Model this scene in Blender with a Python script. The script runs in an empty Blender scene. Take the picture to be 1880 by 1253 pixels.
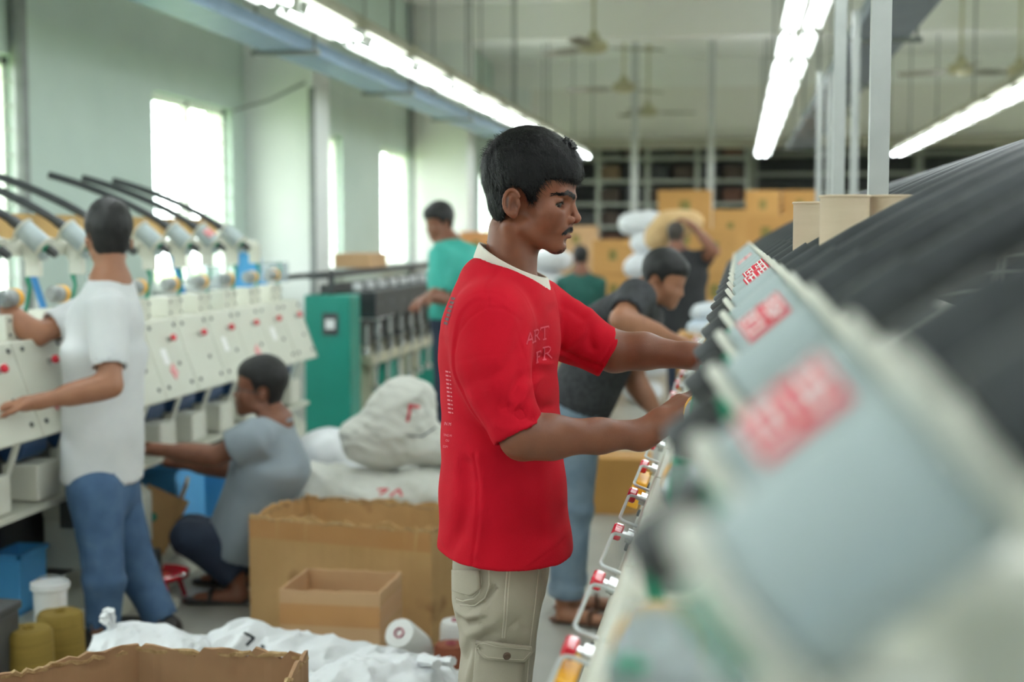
import bpy, bmesh, math, random
import numpy as np
from mathutils import Vector, Matrix, Euler
random.seed(7); np.random.seed(7)
SC = bpy.context.scene
COL = SC.collection
# ------------------------------------------------------------------ camera
F_PX = 2611.0; CX, CY = 940.0, 626.5
CAM = np.array([0.0, 0.0, 1.48])
PITCH = math.atan(196.5 / F_PX)
YAW = math.atan(415.0 / F_PX * math.cos(PITCH))
_fw = np.array([-math.sin(YAW) * math.cos(PITCH), math.cos(YAW) * math.cos(PITCH), -math.sin(PITCH)])
_rt = np.array([math.cos(YAW), math.sin(YAW), 0.0])
_up = np.cross(_rt, _fw)
cam_data = bpy.data.cameras.new('camera')
cam_data.lens = 50.0; cam_data.sensor_width = 36.0; cam_data.sensor_fit = 'HORIZONTAL'
cam_data.clip_start = 0.02; cam_data.clip_end = 300
cam_data.dof.use_dof = True; cam_data.dof.focus_distance = 2.66; cam_data.dof.aperture_fstop = 2.7
cam = bpy.data.objects.new('camera', cam_data); COL.objects.link(cam)
cam.location = CAM; cam.rotation_euler = (math.pi / 2 - PITCH, 0, YAW)
SC.camera = cam
# ------------------------------------------------------------------ world, exposure
SC.view_settings.view_transform = 'Standard'; SC.view_settings.look = 'None'
SC.view_settings.gamma = 1.0; SC.view_settings.use_curve_mapping = False
SC.view_settings.exposure = 0.2
SC.cycles.max_bounces = 6; SC.cycles.diffuse_bounces = 4; SC.cycles.glossy_bounces = 2; SC.cycles.transmission_bounces = 2; SC.cycles.transparent_max_bounces = 6; SC.cycles.adaptive_threshold = 0.03; SC.cycles.sample_clamp_indirect = 6.0
w = bpy.data.worlds.new('overcast_sky'); SC.world = w; w.use_nodes = True
bg = w.node_tree.nodes['Background']
bg.inputs[0].default_value = (0.93, 0.97, 1.0, 1); bg.inputs[1].default_value = 10.0
TUBE_STRENGTH = 22.0

def ray(px, py):
    d = _rt * (px - CX) / F_PX + _up * (CY - py) / F_PX + _fw
    return d
def PY(px, py, Y):
    d = ray(px, py); return CAM + d * (Y - CAM[1]) / d[1]
def PX_(px, py, X):
    d = ray(px, py); return CAM + d * (X - CAM[0]) / d[0]
def PZ(px, py, Z):
    d = ray(px, py); return CAM + d * (Z - CAM[2]) / d[2]
# ------------------------------------------------------------------ materials
def lin(c):
    return tuple((x / 12.92 if x <= 0.04045 else ((x + 0.055) / 1.055) ** 2.4) for x in (v / 255.0 for v in c))
MATS = {}
def mat(name, c1, c2=None, scale=8.0, rough=0.55, bump=0.0, bscale=60.0, metal=0.0, detail=4.0, sss=0.0,
        trans=0.0, emit=None, strength=0.0, stretch=None, c3=None, spec=0.5, coat=0.0, alpha=1.0, wave=None, sheen=0.0):
    if name in MATS: return MATS[name]
    m = bpy.data.materials.new(name); m.use_nodes = True
    nt = m.node_tree; N = nt.nodes; L = nt.links
    b = N['Principled BSDF']
    b.inputs['Roughness'].default_value = rough; b.inputs['Metallic'].default_value = metal
    b.inputs['Specular IOR Level'].default_value = spec
    if coat: b.inputs['Coat Weight'].default_value = coat
    if sheen: b.inputs['Sheen Weight'].default_value = sheen
    tc = N.new('ShaderNodeTexCoord'); mp = N.new('ShaderNodeMapping')
    L.new(tc.outputs['Object'], mp.inputs[0])
    if stretch: mp.inputs['Scale'].default_value = stretch
    if c2 is None: c2 = tuple(min(255, v * 1.06 + 2) for v in c1)
    no = N.new('ShaderNodeTexNoise'); no.inputs['Scale'].default_value = scale; no.inputs['Detail'].default_value = detail
    L.new(mp.outputs[0], no.inputs['Vector'])
    cr = N.new('ShaderNodeValToRGB')
    cr.color_ramp.elements[0].position = 0.32; cr.color_ramp.elements[0].color = (*lin(c1), 1)
    cr.color_ramp.elements[1].position = 0.68; cr.color_ramp.elements[1].color = (*lin(c2), 1)
    if c3:
        e = cr.color_ramp.elements.new(0.60); e.color = (*lin(c2), 1)
        cr.color_ramp.elements[-1].position = 0.72; cr.color_ramp.elements[-1].color = (*lin(c3), 1)
    L.new(no.outputs['Fac'], cr.inputs[0]); L.new(cr.outputs[0], b.inputs['Base Color'])
    if sss:
        b.inputs['Subsurface Weight'].default_value = sss; b.inputs['Subsurface Radius'].default_value = (0.012, 0.005, 0.003)
        b.inputs['Subsurface Scale'].default_value = 0.6
    if trans: b.inputs['Transmission Weight'].default_value = trans
    if alpha < 1: b.inputs['Alpha'].default_value = alpha
    if bump:
        n2 = N.new('ShaderNodeTexNoise'); n2.inputs['Scale'].default_value = bscale; n2.inputs['Detail'].default_value = 5
        L.new(mp.outputs[0], n2.inputs['Vector'])
        bp = N.new('ShaderNodeBump'); bp.inputs['Strength'].default_value = bump; bp.inputs['Distance'].default_value = 0.004
        src = n2.outputs['Fac']
        if wave:
            wv = N.new('ShaderNodeTexWave'); wv.inputs['Scale'].default_value = wave; wv.inputs['Distortion'].default_value = 0.4
            L.new(mp.outputs[0], wv.inputs['Vector']); src = wv.outputs['Fac']
        L.new(src, bp.inputs['Height']); L.new(bp.outputs[0], b.inputs['Normal'])
    if emit is not None:
        b.inputs['Emission Color'].default_value = (*lin(emit), 1); b.inputs['Emission Strength'].default_value = strength
    MATS[name] = m; return m
# ------------------------------------------------------------------ objects
def tag(o, label=None, cat=None, group=None, kind=None):
    if label: o['label'] = label
    if cat: o['category'] = cat
    if group: o['group'] = group
    if kind: o['kind'] = kind
    return o
def thing(name, label, cat, loc=(0, 0, 0), rotz=0.0, group=None):
    o = bpy.data.objects.new(name, None); COL.objects.link(o); o.empty_display_size = 0.1
    o.location = loc; o.rotation_euler = (0, 0, rotz); return tag(o, label, cat, group)
def add_obj(name, me, parent=None, loc=None):
    o = bpy.data.objects.new(name, me); COL.objects.link(o)
    if parent is not None:
        o.parent = parent
    if loc is not None: o.location = loc
    return o
def wobj(name, me, parent):
    """mesh given in world coordinates, parented to a thing that may stand elsewhere"""
    o = add_obj(name, me, parent)
    o.matrix_parent_inverse = world_matrix(parent).inverted(); return o
def world_matrix(o):
    m = Matrix.LocRotScale(o.location, o.rotation_euler, o.scale)
    if o.parent is not None: m = world_matrix(o.parent) @ o.matrix_parent_inverse @ m
    return m
def copy_tree(o, parent=None):
    c = o.copy(); COL.objects.link(c); c.parent = parent
    for ch in list(o.children): copy_tree(ch, c)
    return c

class MB:
    """collects simple solids into one mesh"""
    def __init__(s): s.v = []; s.f = []; s.sm = []
    def add(s, vs, fs, smooth=False):
        n = len(s.v); s.v += [tuple(map(float, v)) for v in vs]
        for f in fs: s.f.append(tuple(i + n for i in f)); s.sm.append(smooth)
        return s
    def box(s, c, d, R=None, ch=0.0):
        hx, hy, hz = d[0] / 2, d[1] / 2, d[2] / 2
        if ch <= 0:
            vs = [(x, y, z) for x in (-hx, hx) for y in (-hy, hy) for z in (-hz, hz)]
            fs = [(0, 1, 3, 2), (4, 6, 7, 5), (0, 4, 5, 1), (2, 3, 7, 6), (0, 2, 6, 4), (1, 5, 7, 3)]
        else:
            bm = bmesh.new(); bmesh.ops.create_cube(bm, size=1.0)
            bmesh.ops.scale(bm, vec=d, verts=bm.verts)
            bmesh.ops.bevel(bm, geom=list(bm.edges), offset=ch, segments=2, affect='EDGES', profile=0.5)
            bm.verts.index_update()
            vs = [tuple(v.co) for v in bm.verts]; fs = [tuple(v.index for v in f.verts) for f in bm.faces]; bm.free()
        M = R if R is not None else Matrix.Identity(3)
        vs = [tuple(M @ Vector(v) + Vector(c)) for v in vs]
        return s.add(vs, fs)
    def tube(s, pts, r, n=10, cap=True, smooth=True, closed=False):
        pts = [Vector(p) for p in pts]; rs = r if hasattr(r, '__len__') else [r] * len(pts)
        m = len(pts); vs = []; fs = []; prev = None
        for i, p in enumerate(pts):
            if closed: t = pts[(i + 1) % m] - pts[i - 1]
            else: t = pts[min(i + 1, m - 1)] - pts[max(i - 1, 0)]
            t.normalize()
            if prev is None:
                a = Vector((0, 0, 1)) if abs(t.z) < 0.9 else Vector((1, 0, 0))
                u = t.cross(a).normalized()
            else:
                u = (prev - t * prev.dot(t)).normalized()
            prev = u; v = t.cross(u)
            for k in range(n):
                a = 2 * math.pi * k / n
                vs.append(p + (u * math.cos(a) + v * math.sin(a)) * rs[i])
        for i in range(m if closed else m - 1):
            j = (i + 1) % m
            for k in range(n):
                k2 = (k + 1) % n
                fs.append((i * n + k, i * n + k2, j * n + k2, j * n + k))
        s.add(vs, fs, smooth)
        if cap and not closed:
            s.f.append(tuple(len(s.v) - m * n + k for k in reversed(range(n)))); s.sm.append(False)
            s.f.append(tuple(len(s.v) - n + k for k in range(n))); s.sm.append(False)
        return s
    def lathe(s, prof, c=(0, 0, 0), R=None, n=24, smooth=True):
        """prof: (radius, height) along local z"""
        vs = []; fs = []; M = R if R is not None else Matrix.Identity(3)
        for (r, z) in prof:
            for k in range(n):
                a = 2 * math.pi * k / n
                vs.append(tuple(M @ Vector((r * math.cos(a), r * math.sin(a), z)) + Vector(c)))
        for i in range(len(prof) - 1):
            for k in range(n):
                k2 = (k + 1) % n
                fs.append((i * n + k, i * n + k2, (i + 1) * n + k2, (i + 1) * n + k))
        s.add(vs, fs, smooth)
        if prof[0][0] > 1e-6: s.f.append(tuple(len(s.v) - len(prof) * n + k for k in reversed(range(n)))); s.sm.append(False)
        if prof[-1][0] > 1e-6: s.f.append(tuple(len(s.v) - n + k for k in range(n))); s.sm.append(False)
        return s
    def prism(s, poly, axis, a, b):
        """poly of 2D points, extruded along axis (0,1,2) from a to b"""
        o = [i for i in range(3) if i != axis]; vs = []
        for t in (a, b):
            for p in poly:
                v = [0, 0, 0]; v[axis] = t; v[o[0]] = p[0]; v[o[1]] = p[1]; vs.append(v)
        n = len(poly)
        fs = [tuple(range(n)), tuple(range(2 * n - 1, n - 1, -1))]
        for k in range(n): fs.append((k, (k + 1) % n + 0, (k + 1) % n + n, k + n)[::-1])
        return s.add(vs, fs)
    def xf(s, fn): s.v = [tuple(fn(*v)) for v in s.v]; return s
    def mesh(s, name, material, sharp=35):
        me = bpy.data.meshes.new(name); me.from_pydata(s.v, [], s.f)
        bm = bmesh.new(); bm.from_mesh(me); bmesh.ops.recalc_face_normals(bm, faces=bm.faces); bm.to_mesh(me); bm.free()
        me.polygons.foreach_set('use_smooth', [True] * len(me.polygons))
        if any(s.sm): me.set_sharp_from_angle(angle=math.radians(sharp))
        else: me.polygons.foreach_set('use_smooth', [False] * len(me.polygons))
        me.materials.append(material); me.update(); return me
    def build(s, name, material, parent=None, world=False, sharp=35):
        me = s.mesh(name, material, sharp)
        return wobj(name, me, parent) if (world and parent is not None) else add_obj(name, me, parent)
def rotx(a): return Matrix.Rotation(a, 3, 'X')
def roty(a): return Matrix.Rotation(a, 3, 'Y')
def rotz(a): return Matrix.Rotation(a, 3, 'Z')
def z_to(d):
    return Vector((0, 0, 1)).rotation_difference(Vector(d).normalized()).to_matrix()
# ------------------------------------------------------------------ distance-field modelling
class Field:
    def __init__(s, lo, hi, h, axes=None):
        s.h = h; s.ax = [np.arange(lo[i], hi[i] + h, h, dtype=np.float32) for i in range(3)] if axes is None else [np.asarray(a, np.float32) for a in axes]
        s.f = np.full([len(a) for a in s.ax], 1.0, np.float32)
        s.M = (np.eye(3), np.zeros(3))
    def frame(s, R=None, t=None):
        s.M = (np.eye(3) if R is None else np.array(R, float), np.zeros(3) if t is None else np.array(t, float))
    def _sub(s, lo, hi, m):
        R, t = s.M
        cs = np.array([[x, y, z] for x in (lo[0], hi[0]) for y in (lo[1], hi[1]) for z in (lo[2], hi[2])], float) @ R.T + t
        a = cs.min(0) - m; b = cs.max(0) + m; sl = []
        for i in range(3):
            i0 = max(0, int(np.searchsorted(s.ax[i], a[i])) - 1); i1 = min(len(s.ax[i]), int(np.searchsorted(s.ax[i], b[i])) + 1)
            if i1 <= i0: return None
            sl.append(slice(i0, i1))
        X = s.ax[0][sl[0]][:, None, None] - np.float32(t[0]); Y = s.ax[1][sl[1]][None, :, None] - np.float32(t[1]); Z = s.ax[2][sl[2]][None, None, :] - np.float32(t[2])
        R = R.astype(np.float32)
        P = [R[0, i] * X + R[1, i] * Y + R[2, i] * Z for i in range(3)]
        return tuple(sl), P
    def _op(s, sl, d, k, op):
        a = s.f[sl]
        if op == 'sub': d = -d; 
        if op in ('sub', 'int'):
            h = np.clip(0.5 + 0.5 * (d - a) / k, 0, 1)
            s.f[sl] = a + (d - a) * h + k * h * (1 - h)
        else:
            h = np.clip(0.5 + 0.5 * (a - d) / k, 0, 1)
            s.f[sl] = a + (d - a) * h - k * h * (1 - h)
    def ell(s, c, r, k=0.01, op='u', R=None):
        """ellipsoid; R an extra local rotation (3x3)"""
        c = np.array(c, float); r = np.array(r, float); m = max(r) if R is not None else r
        q = s._sub(c - m, c + m, k + 3 * s.h)
        if q is None: return s
        sl, P = q; p = [P[i] - np.float32(c[i]) for i in range(3)]
        if R is not None:
            R = np.array(R, np.float32); p = [R[0, i] * p[0] + R[1, i] * p[1] + R[2, i] * p[2] for i in range(3)]
        k0 = np.sqrt(sum((p[i] / r[i]) ** 2 for i in range(3))).astype(np.float32)
        k1 = np.sqrt(sum((p[i] / r[i] ** 2) ** 2 for i in range(3))).astype(np.float32) + 1e-9
        s._op(sl, k0 * (k0 - 1) / k1, k, op); return s
    def cone(s, a, b, ra, rb, k=0.01, op='u', side=None, sx=1.0):
        """round cone a->b; cross-section widened by sx along 'side'"""
        a = np.array(a, float); b = np.array(b, float); m = max(ra, rb) * max(1.0, sx)
        q = s._sub(np.minimum(a, b) - m, np.maximum(a, b) + m, k + 3 * s.h)
        if q is None: return s
        sl, P = q; ab = b - a; L2 = float(ab @ ab) + 1e-12
        pa = [P[i] - np.float32(a[i]) for i in range(3)]
        t = np.clip((pa[0] * ab[0] + pa[1] * ab[1] + pa[2] * ab[2]) / L2, 0, 1).astype(np.float32)
        q = [pa[i] - t * np.float32(ab[i]) for i in range(3)]
        if side is not None and sx != 1.0:
            u = np.array(side, float); u /= np.linalg.norm(u)
            du = q[0] * u[0] + q[1] * u[1] + q[2] * u[2]
            cf = np.float32(1 / sx - 1)
            q = [q[i] + du * cf * np.float32(u[i]) for i in range(3)]
        d = np.sqrt(q[0] ** 2 + q[1] ** 2 + q[2] ** 2) - (ra + (rb - ra) * t)
        s._op(sl, d.astype(np.float32), k, op); return s
    def chain(s, pts, rs, k=0.01, op='u', side=None, sx=1.0):
        for i in range(len(pts) - 1):
            s.cone(pts[i], pts[i + 1], rs[i], rs[i + 1], k, op, side, sx)
        return s
    def box(s, c, hd, rnd=0.005, k=0.01, op='u', R=None):
        c = np.array(c, float); hd = np.array(hd, float); m = float(np.linalg.norm(hd))
        q = s._sub(c - m, c + m, k + 3 * s.h)
        if q is None: return s
        sl, P = q; p = [P[i] - np.float32(c[i]) for i in range(3)]
        if R is not None:
            R = np.array(R, np.float32); p = [R[0, i] * p[0] + R[1, i] * p[1] + R[2, i] * p[2] for i in range(3)]
        e = [np.abs(p[i]) - np.float32(hd[i] - rnd) for i in range(3)]
        d = np.sqrt(sum(np.maximum(x, 0) ** 2 for x in e)) + np.minimum(np.maximum(np.maximum(e[0], e[1]), e[2]), 0) - rnd
        s._op(sl, d.astype(np.float32), k, op); return s
    def plane(s, p, n, k=0.004, op='sub'):
        """removes the side the normal points to"""
        n = np.array(n, float); n /= np.linalg.norm(n)
        X = s.ax[0][:, None, None]; Y = s.ax[1][None, :, None]; Z = s.ax[2][None, None, :]
        d = -((X - p[0]) * n[0] + (Y - p[1]) * n[1] + (Z - p[2]) * n[2])
        s._op((slice(None),) * 3, d.astype(np.float32), k, 'sub'); return s
    def warp(s, fn):
        X = s.ax[0][:, None, None]; Y = s.ax[1][None, :, None]; Z = s.ax[2][None, None, :]
        near = np.abs(s.f) < 0.06
        s.f = (s.f + np.where(near, fn(X, Y, Z), 0)).astype(np.float32); return s
    def nets(s):
        f = s.f; nx, ny, nz = f.shape; sg = f < 0
        c = sg[:-1, :-1, :-1].astype(np.int8)
        tot = np.zeros(c.shape, np.int8)
        for i in (0, 1):
            for j in (0, 1):
                for k in (0, 1):
                    tot += sg[i:nx - 1 + i, j:ny - 1 + j, k:nz - 1 + k]
        act = np.argwhere((tot > 0) & (tot < 8))
        idx = np.full(tot.shape, -1, np.int32); idx[act[:, 0], act[:, 1], act[:, 2]] = np.arange(len(act))
        acc = np.zeros((len(act), 3), np.float64); cnt = np.zeros(len(act))
        cor = [(i, j, k) for i in (0, 1) for j in (0, 1) for k in (0, 1)]
        val = {q: f[act[:, 0] + q[0], act[:, 1] + q[1], act[:, 2] + q[2]] for q in cor}
        for q in cor:
            for a in range(3):
                if q[a] == 0:
                    q2 = list(q); q2[a] = 1; q2 = tuple(q2)
                    v0, v1 = val[q], val[q2]; cr = (v0 < 0) != (v1 < 0)
                    t = np.where(cr, v0 / np.where(cr, v0 - v1, 1), 0)
                    p = np.array(q, float)[None, :].repeat(len(act), 0); p[:, a] += t
                    acc[cr] += p[cr]; cnt[cr] += 1
        pos = acc / np.maximum(cnt, 1)[:, None] + act
        V = np.stack([np.interp(pos[:, i], np.arange(len(s.ax[i])), s.ax[i]) for i in range(3)], 1)
        Q = []
        for a in range(3):
            sl0 = [slice(None)] * 3; sl1 = [slice(None)] * 3; sl0[a] = slice(0, -1); sl1[a] = slice(1, None)
            s0 = sg[tuple(sl0)]; s1 = sg[tuple(sl1)]
            e = np.argwhere(s0 != s1); b, cc = [i for i in range(3) if i != a]
            ok = (e[:, b] > 0) & (e[:, cc] > 0) & (e[:, b] < f.shape[b] - 1) & (e[:, cc] < f.shape[cc] - 1); e = e[ok]
            fl = s0[e[:, 0], e[:, 1], e[:, 2]]
            def at(db, dc):
                g = e.copy(); g[:, b] += db; g[:, cc] += dc; return idx[g[:, 0], g[:, 1], g[:, 2]]
            q = np.stack([at(-1, -1), at(0, -1), at(0, 0), at(-1, 0)], 1)
            if a == 1: fl = ~fl
            q[~fl] = q[~fl][:, ::-1]
            Q.append(q)
        Q = np.concatenate(Q); Q = Q[(Q >= 0).all(1)]
        return V, Q
def smooth_v(V, Q, it=2, lam=0.5):
    E = np.concatenate([Q[:, [0, 1]], Q[:, [1, 2]], Q[:, [2, 3]], Q[:, [3, 0]]])
    n = len(V)
    for i in range(it):
        for l in (lam, -lam * 1.02):
            A = np.zeros((n, 3)); c = np.zeros(n)
            for x in range(3):
                A[:, x] = np.bincount(E[:, 0], V[E[:, 1], x], n) + np.bincount(E[:, 1], V[E[:, 0], x], n)
            c = np.bincount(E[:, 0], minlength=n) + np.bincount(E[:, 1], minlength=n)
            V = V + l * (A / np.maximum(c, 1)[:, None] - V)
    return V
def vnormals(V, Q):
    n = np.cross(V[Q[:, 2]] - V[Q[:, 0]], V[Q[:, 3]] - V[Q[:, 1]])
    N = np.zeros_like(V)
    for j in range(4):
        for x in range(3): N[:, x] += np.bincount(Q[:, j], n[:, x], len(V))
    return N / (np.linalg.norm(N, axis=1)[:, None] + 1e-12)
def np_mesh(name, V, Q, material, smooth=True):
    me = bpy.data.meshes.new(name)
    me.vertices.add(len(V)); me.vertices.foreach_set('co', np.asarray(V, np.float32).ravel())
    k = Q.shape[1]
    me.loops.add(Q.size); me.loops.foreach_set('vertex_index', Q.astype(np.int32).ravel())
    me.polygons.add(len(Q)); me.polygons.foreach_set('loop_start', np.arange(0, Q.size, k, dtype=np.int32))
    me.update(calc_edges=True); me.validate()
    me.polygons.foreach_set('use_smooth', [smooth] * len(me.polygons))
    me.materials.append(material); return me
def vcolor(me, cols, name='tint'):
    a = me.color_attributes.new(name, 'FLOAT_COLOR', 'POINT')
    c = np.ones((len(me.vertices), 4), np.float32); c[:, :3] = cols; a.data.foreach_set('color', c.ravel())
def seg_dist2(P, a, b):
    a = np.array(a, float); b = np.array(b, float); ab = b - a
    t = np.clip(((P - a) @ ab) / (ab @ ab + 1e-12), 0, 1); return np.linalg.norm(P - a - t[:, None] * ab, axis=1)
def sculpt(V, N, lines, face=None):
    """push vertices along their normals near polylines: (points Nx3, width, amount); distance is measured across x,z only when points are 2D"""
    V = V.copy(); m = np.ones(len(V)) if face is None else np.clip(N @ np.array(face, float), 0, 1) ** 0.5
    D = np.zeros(len(V))
    for pts, wd, amp in lines:
        P2 = V[:, [0, 2]]; d = np.full(len(V), 9.0); pts = [np.array(p, float) for p in pts]
        for i in range(len(pts) - 1): d = np.minimum(d, seg_dist2(P2, pts[i], pts[i + 1]))
        D += amp * np.exp(-(d / wd) ** 2)
    return V + N * (D * m)[:, None]
ORD = ['first', 'second', 'third', 'fourth', 'fifth', 'sixth', 'seventh', 'eighth', 'ninth', 'tenth', 'eleventh', 'twelfth', 'thirteenth', 'fourteenth', 'fifteenth', 'sixteenth', 'seventeenth', 'eighteenth', 'nineteenth', 'twentieth']
# ------------------------------------------------------------------ room shell
M_wall = mat('mint_wall', (184, 200, 191), (193, 208, 199), 1.3, 0.7, 0.08, 30)
M_white = mat('white_plaster', (222, 226, 223), (230, 232, 228), 1.5, 0.7, 0.06, 40)
M_ceil = mat('ceiling_paint', (232, 232, 227), (238, 238, 233), 0.8, 0.8, 0.05, 20)
M_floor = mat('cement_floor', (150, 149, 142), (172, 170, 162), 1.6, 0.38, 0.05, 14, c3=(160, 157, 148))
M_back = mat('back_wall', (176, 172, 158), (186, 182, 168), 0.9, 0.8)
M_frame = mat('window_frame_white', (226, 226, 220), (234, 234, 229), 6, 0.45)
M_grey = mat('galvanised_steel', (150, 154, 154), (172, 175, 174), 30, 0.35, metal=0.55)
M_pipe = mat('grey_conduit', (120, 124, 122), (134, 138, 136), 10, 0.5)
def struct(name, mb, m, parent=None, sharp=35):
    o = mb.build(name, m, parent, sharp=sharp)
    if parent is None: tag(o, kind='structure')
    return o
X0, X1, Y0, Y1, ZC, ZB = -4.2, 9.0, -6.0, 37.0, 4.42, 3.96
mb = MB(); mb.box(((X0 + X1) / 2, (Y0 + Y1) / 2, -0.1), (X1 - X0 + 0.6, Y1 - Y0 + 0.6, 0.2)); struct('floor', mb, M_floor)
mb = MB(); mb.box(((X0 + X1) / 2, (Y0 + Y1) / 2, ZC + 0.1), (X1 - X0 + 0.6, Y1 - Y0 + 0.6, 0.2)); struct('ceiling', mb, M_ceil)
WIN = [(-3.9, -2.3), (-0.5, 1.1), (2.9, 4.5), (6.25, 7.9), (9.87, 11.5), (13.2, 14.87), (16.57, 18.15), (19.8, 21.4), (23.2, 24.8), (26.5, 28.1), (30.0, 31.6)]
ZW0, ZW1 = 1.08, 2.52
def wall_with_windows(name, x, sgn, m):
    mb = MB(); xc = x + sgn * 0.12; ys = [Y0] + [v for wv in WIN for v in wv] + [Y1]
    mb.box((xc, (Y0 + Y1) / 2, ZW0 / 2), (0.24, Y1 - Y0, ZW0)); mb.box((xc, (Y0 + Y1) / 2, (ZW1 + ZC) / 2), (0.24, Y1 - Y0, ZC - ZW1))
    for i in range(0, len(ys), 2): mb.box((xc, (ys[i] + ys[i + 1]) / 2, (ZW0 + ZW1) / 2), (0.24, ys[i + 1] - ys[i], ZW1 - ZW0))
    return struct(name, mb, m)
wall_with_windows('wall_left', X0, -1, M_wall)
wall_with_windows('wall_right', X1, 1, M_white)
mb = MB(); mb.box(((X0 + X1) / 2, Y1 + 0.12, ZC / 2), (X1 - X0 + 0.48, 0.24, ZC)); struct('wall_back', mb, M_back)
mb = MB(); mb.box(((X0 + X1) / 2, Y0 - 0.12, ZC / 2), (X1 - X0 + 0.48, 0.24, ZC)); struct('wall_front', mb, M_white)
# glass: clear sheet with a weak mirror reflection
mg = bpy.data.materials.new('window_glass'); mg.use_nodes = True
nt = mg.node_tree; nt.nodes.clear(); out = nt.nodes.new('ShaderNodeOutputMaterial'); mx = nt.nodes.new('ShaderNodeMixShader'); mx.inputs[0].default_value = 0.06
tr = nt.nodes.new('ShaderNodeBsdfTransparent'); tr.inputs[0].default_value = (0.96, 0.99, 0.97, 1); gl = nt.nodes.new('ShaderNodeBsdfGlossy'); gl.inputs['Roughness'].default_value = 0.05
nt.links.new(tr.outputs[0], mx.inputs[1]); nt.links.new(gl.outputs[0], mx.inputs[2]); nt.links.new(mx.outputs[0], out.inputs[0])
def window(n, x, y0, y1, sgn):
    xc = x + sgn * 0.10; mb = MB(); t = 0.05
    for yy in (y0 + t / 2, y1 - t / 2, (y0 + y1) / 2): mb.box((xc, yy, (ZW0 + ZW1) / 2), (0.06, t, ZW1 - ZW0))
    for zz in (ZW0 + t / 2, ZW1 - t / 2): mb.box((xc, (y0 + y1) / 2, zz), (0.06, y1 - y0, t))
    o = struct('window_%d' % n, mb, M_frame)
    g = MB()
    for k in range(1, 10):
        z = ZW0 + k * (ZW1 - ZW0) / 10; g.box((x + sgn * 0.04, (y0 + y1) / 2, z), (0.012, y1 - y0, 0.012))
    for k in range(1, 8):
        y = y0 + k * (y1 - y0) / 8; g.box((x + sgn * 0.052, y, (ZW0 + ZW1) / 2), (0.012, 0.012, ZW1 - ZW0))
    g.build('window_grille', M_frame, o)
    for k in range(2):
        p = MB(); ya = y0 + t if k == 0 else (y0 + y1) / 2 + t / 2; yb = (y0 + y1) / 2 - t / 2 if k == 0 else y1 - t
        p.box((xc + sgn * 0.01, (ya + yb) / 2, (ZW0 + ZW1) / 2), (0.005, yb - ya, ZW1 - ZW0 - 2 * t)); p.build('pane', mg, o)
    s = MB(); s.box((x - sgn * 0.02, (y0 + y1) / 2, ZW0 - 0.02), (0.12, y1 - y0 + 0.1, 0.04)); s.build('window_sill', M_white, o)
n = 1
for (a, b) in WIN: window(n, X0, a, b, -1); n += 1
for (a, b) in WIN: window(n, X1, a, b, 1); n += 1
def portal(x, y0, y1, sgn):
    l = bpy.data.lights.new('daylight_portal', 'AREA'); l.shape = 'RECTANGLE'; l.size = ZW1 - ZW0; l.size_y = y1 - y0
    l.cycles.is_portal = True
    o = bpy.data.objects.new('daylight_portal', l); COL.objects.link(o); o.location = (x + sgn * 0.2, (y0 + y1) / 2, (ZW0 + ZW1) / 2)
    o.rotation_euler = (0, math.radians(90) * sgn, 0)
for (a, b) in WIN: portal(X0, a, b, -1); portal(X1, a, b, 1)
# pilasters standing out from the left wall, ceiling beams between them
nt_ = 1
COLS = [(-0.5, -3.62), (5.4, -3.72), (11.82, PY(575, 300, 11.82)[0]), (18.2, PY(858, 300, 18.2)[0]), (24.4, -3.55), (30.6, -3.55)]
for yy, xe in COLS:
    mb = MB(); mb.box(((X0 + xe) / 2, yy + 0.25, ZB / 2), (xe - X0, 0.5, ZB)); struct('trim_%d' % nt_, mb, M_white); nt_ += 1
for yy, xe in COLS:
    mb = MB(); mb.box(((X0 + X1) / 2, yy + 0.25, (ZB + ZC) / 2), (X1 - X0, 0.5, ZC - ZB)); struct('trim_%d' % nt_, mb, M_ceil); nt_ += 1
mb = MB(); mb.box(((X0 + X1) / 2, 24.65, (3.05 + ZC) / 2), (X1 - X0, 0.3, ZC - 3.05)); struct('trim_%d' % nt_, mb, mat('beige_lintel', (224, 221, 213), (230, 227, 219), 1, 0.8)); nt_ += 1
# conduits on the left wall
def pipe(pts, r, label):
    mb = MB(); mb.tube(pts, r, 8); return tag(mb.build('conduit', M_pipe), label, 'pipe')
c = PY(572, 300, 11.75); pipe([(c[0], 11.77, 0.0), (c[0], 11.77, 2.72)], 0.03, 'grey vertical conduit on the corner of the nearest white pilaster')
c = PX_(40, 300, X0 + 0.05); pipe([(c[0], c[1], 0.0), (c[0], c[1], ZC)], 0.05, 'grey vertical pipe on the mint wall beside the leftmost window')
a = PX_(428, 203, X0 + 0.03); b_ = PY(560, 152, 11.80); pipe([a, (a + b_) / 2 - np.array([0, 0, 0.03]), b_], 0.012, 'thin cable slanting up from the window corner to the pilaster')
c = PX_(756, 240, X0 + 0.05); pipe([(c[0], c[1], 0.0), (c[0], c[1], ZC)], 0.04, 'grey vertical pipe right of the narrow far window')
# ground outside the windows
M_grass = mat('grass_outside', (120, 150, 80), (150, 170, 100), 2.0, 0.9)
mb = MB(); mb.box((-34.6, 15, -0.6), (60, 120, 0.1)); mb.box((39.4, 15, -0.6), (60, 120, 0.1)); struct('ground_outside', mb, M_grass)
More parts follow.
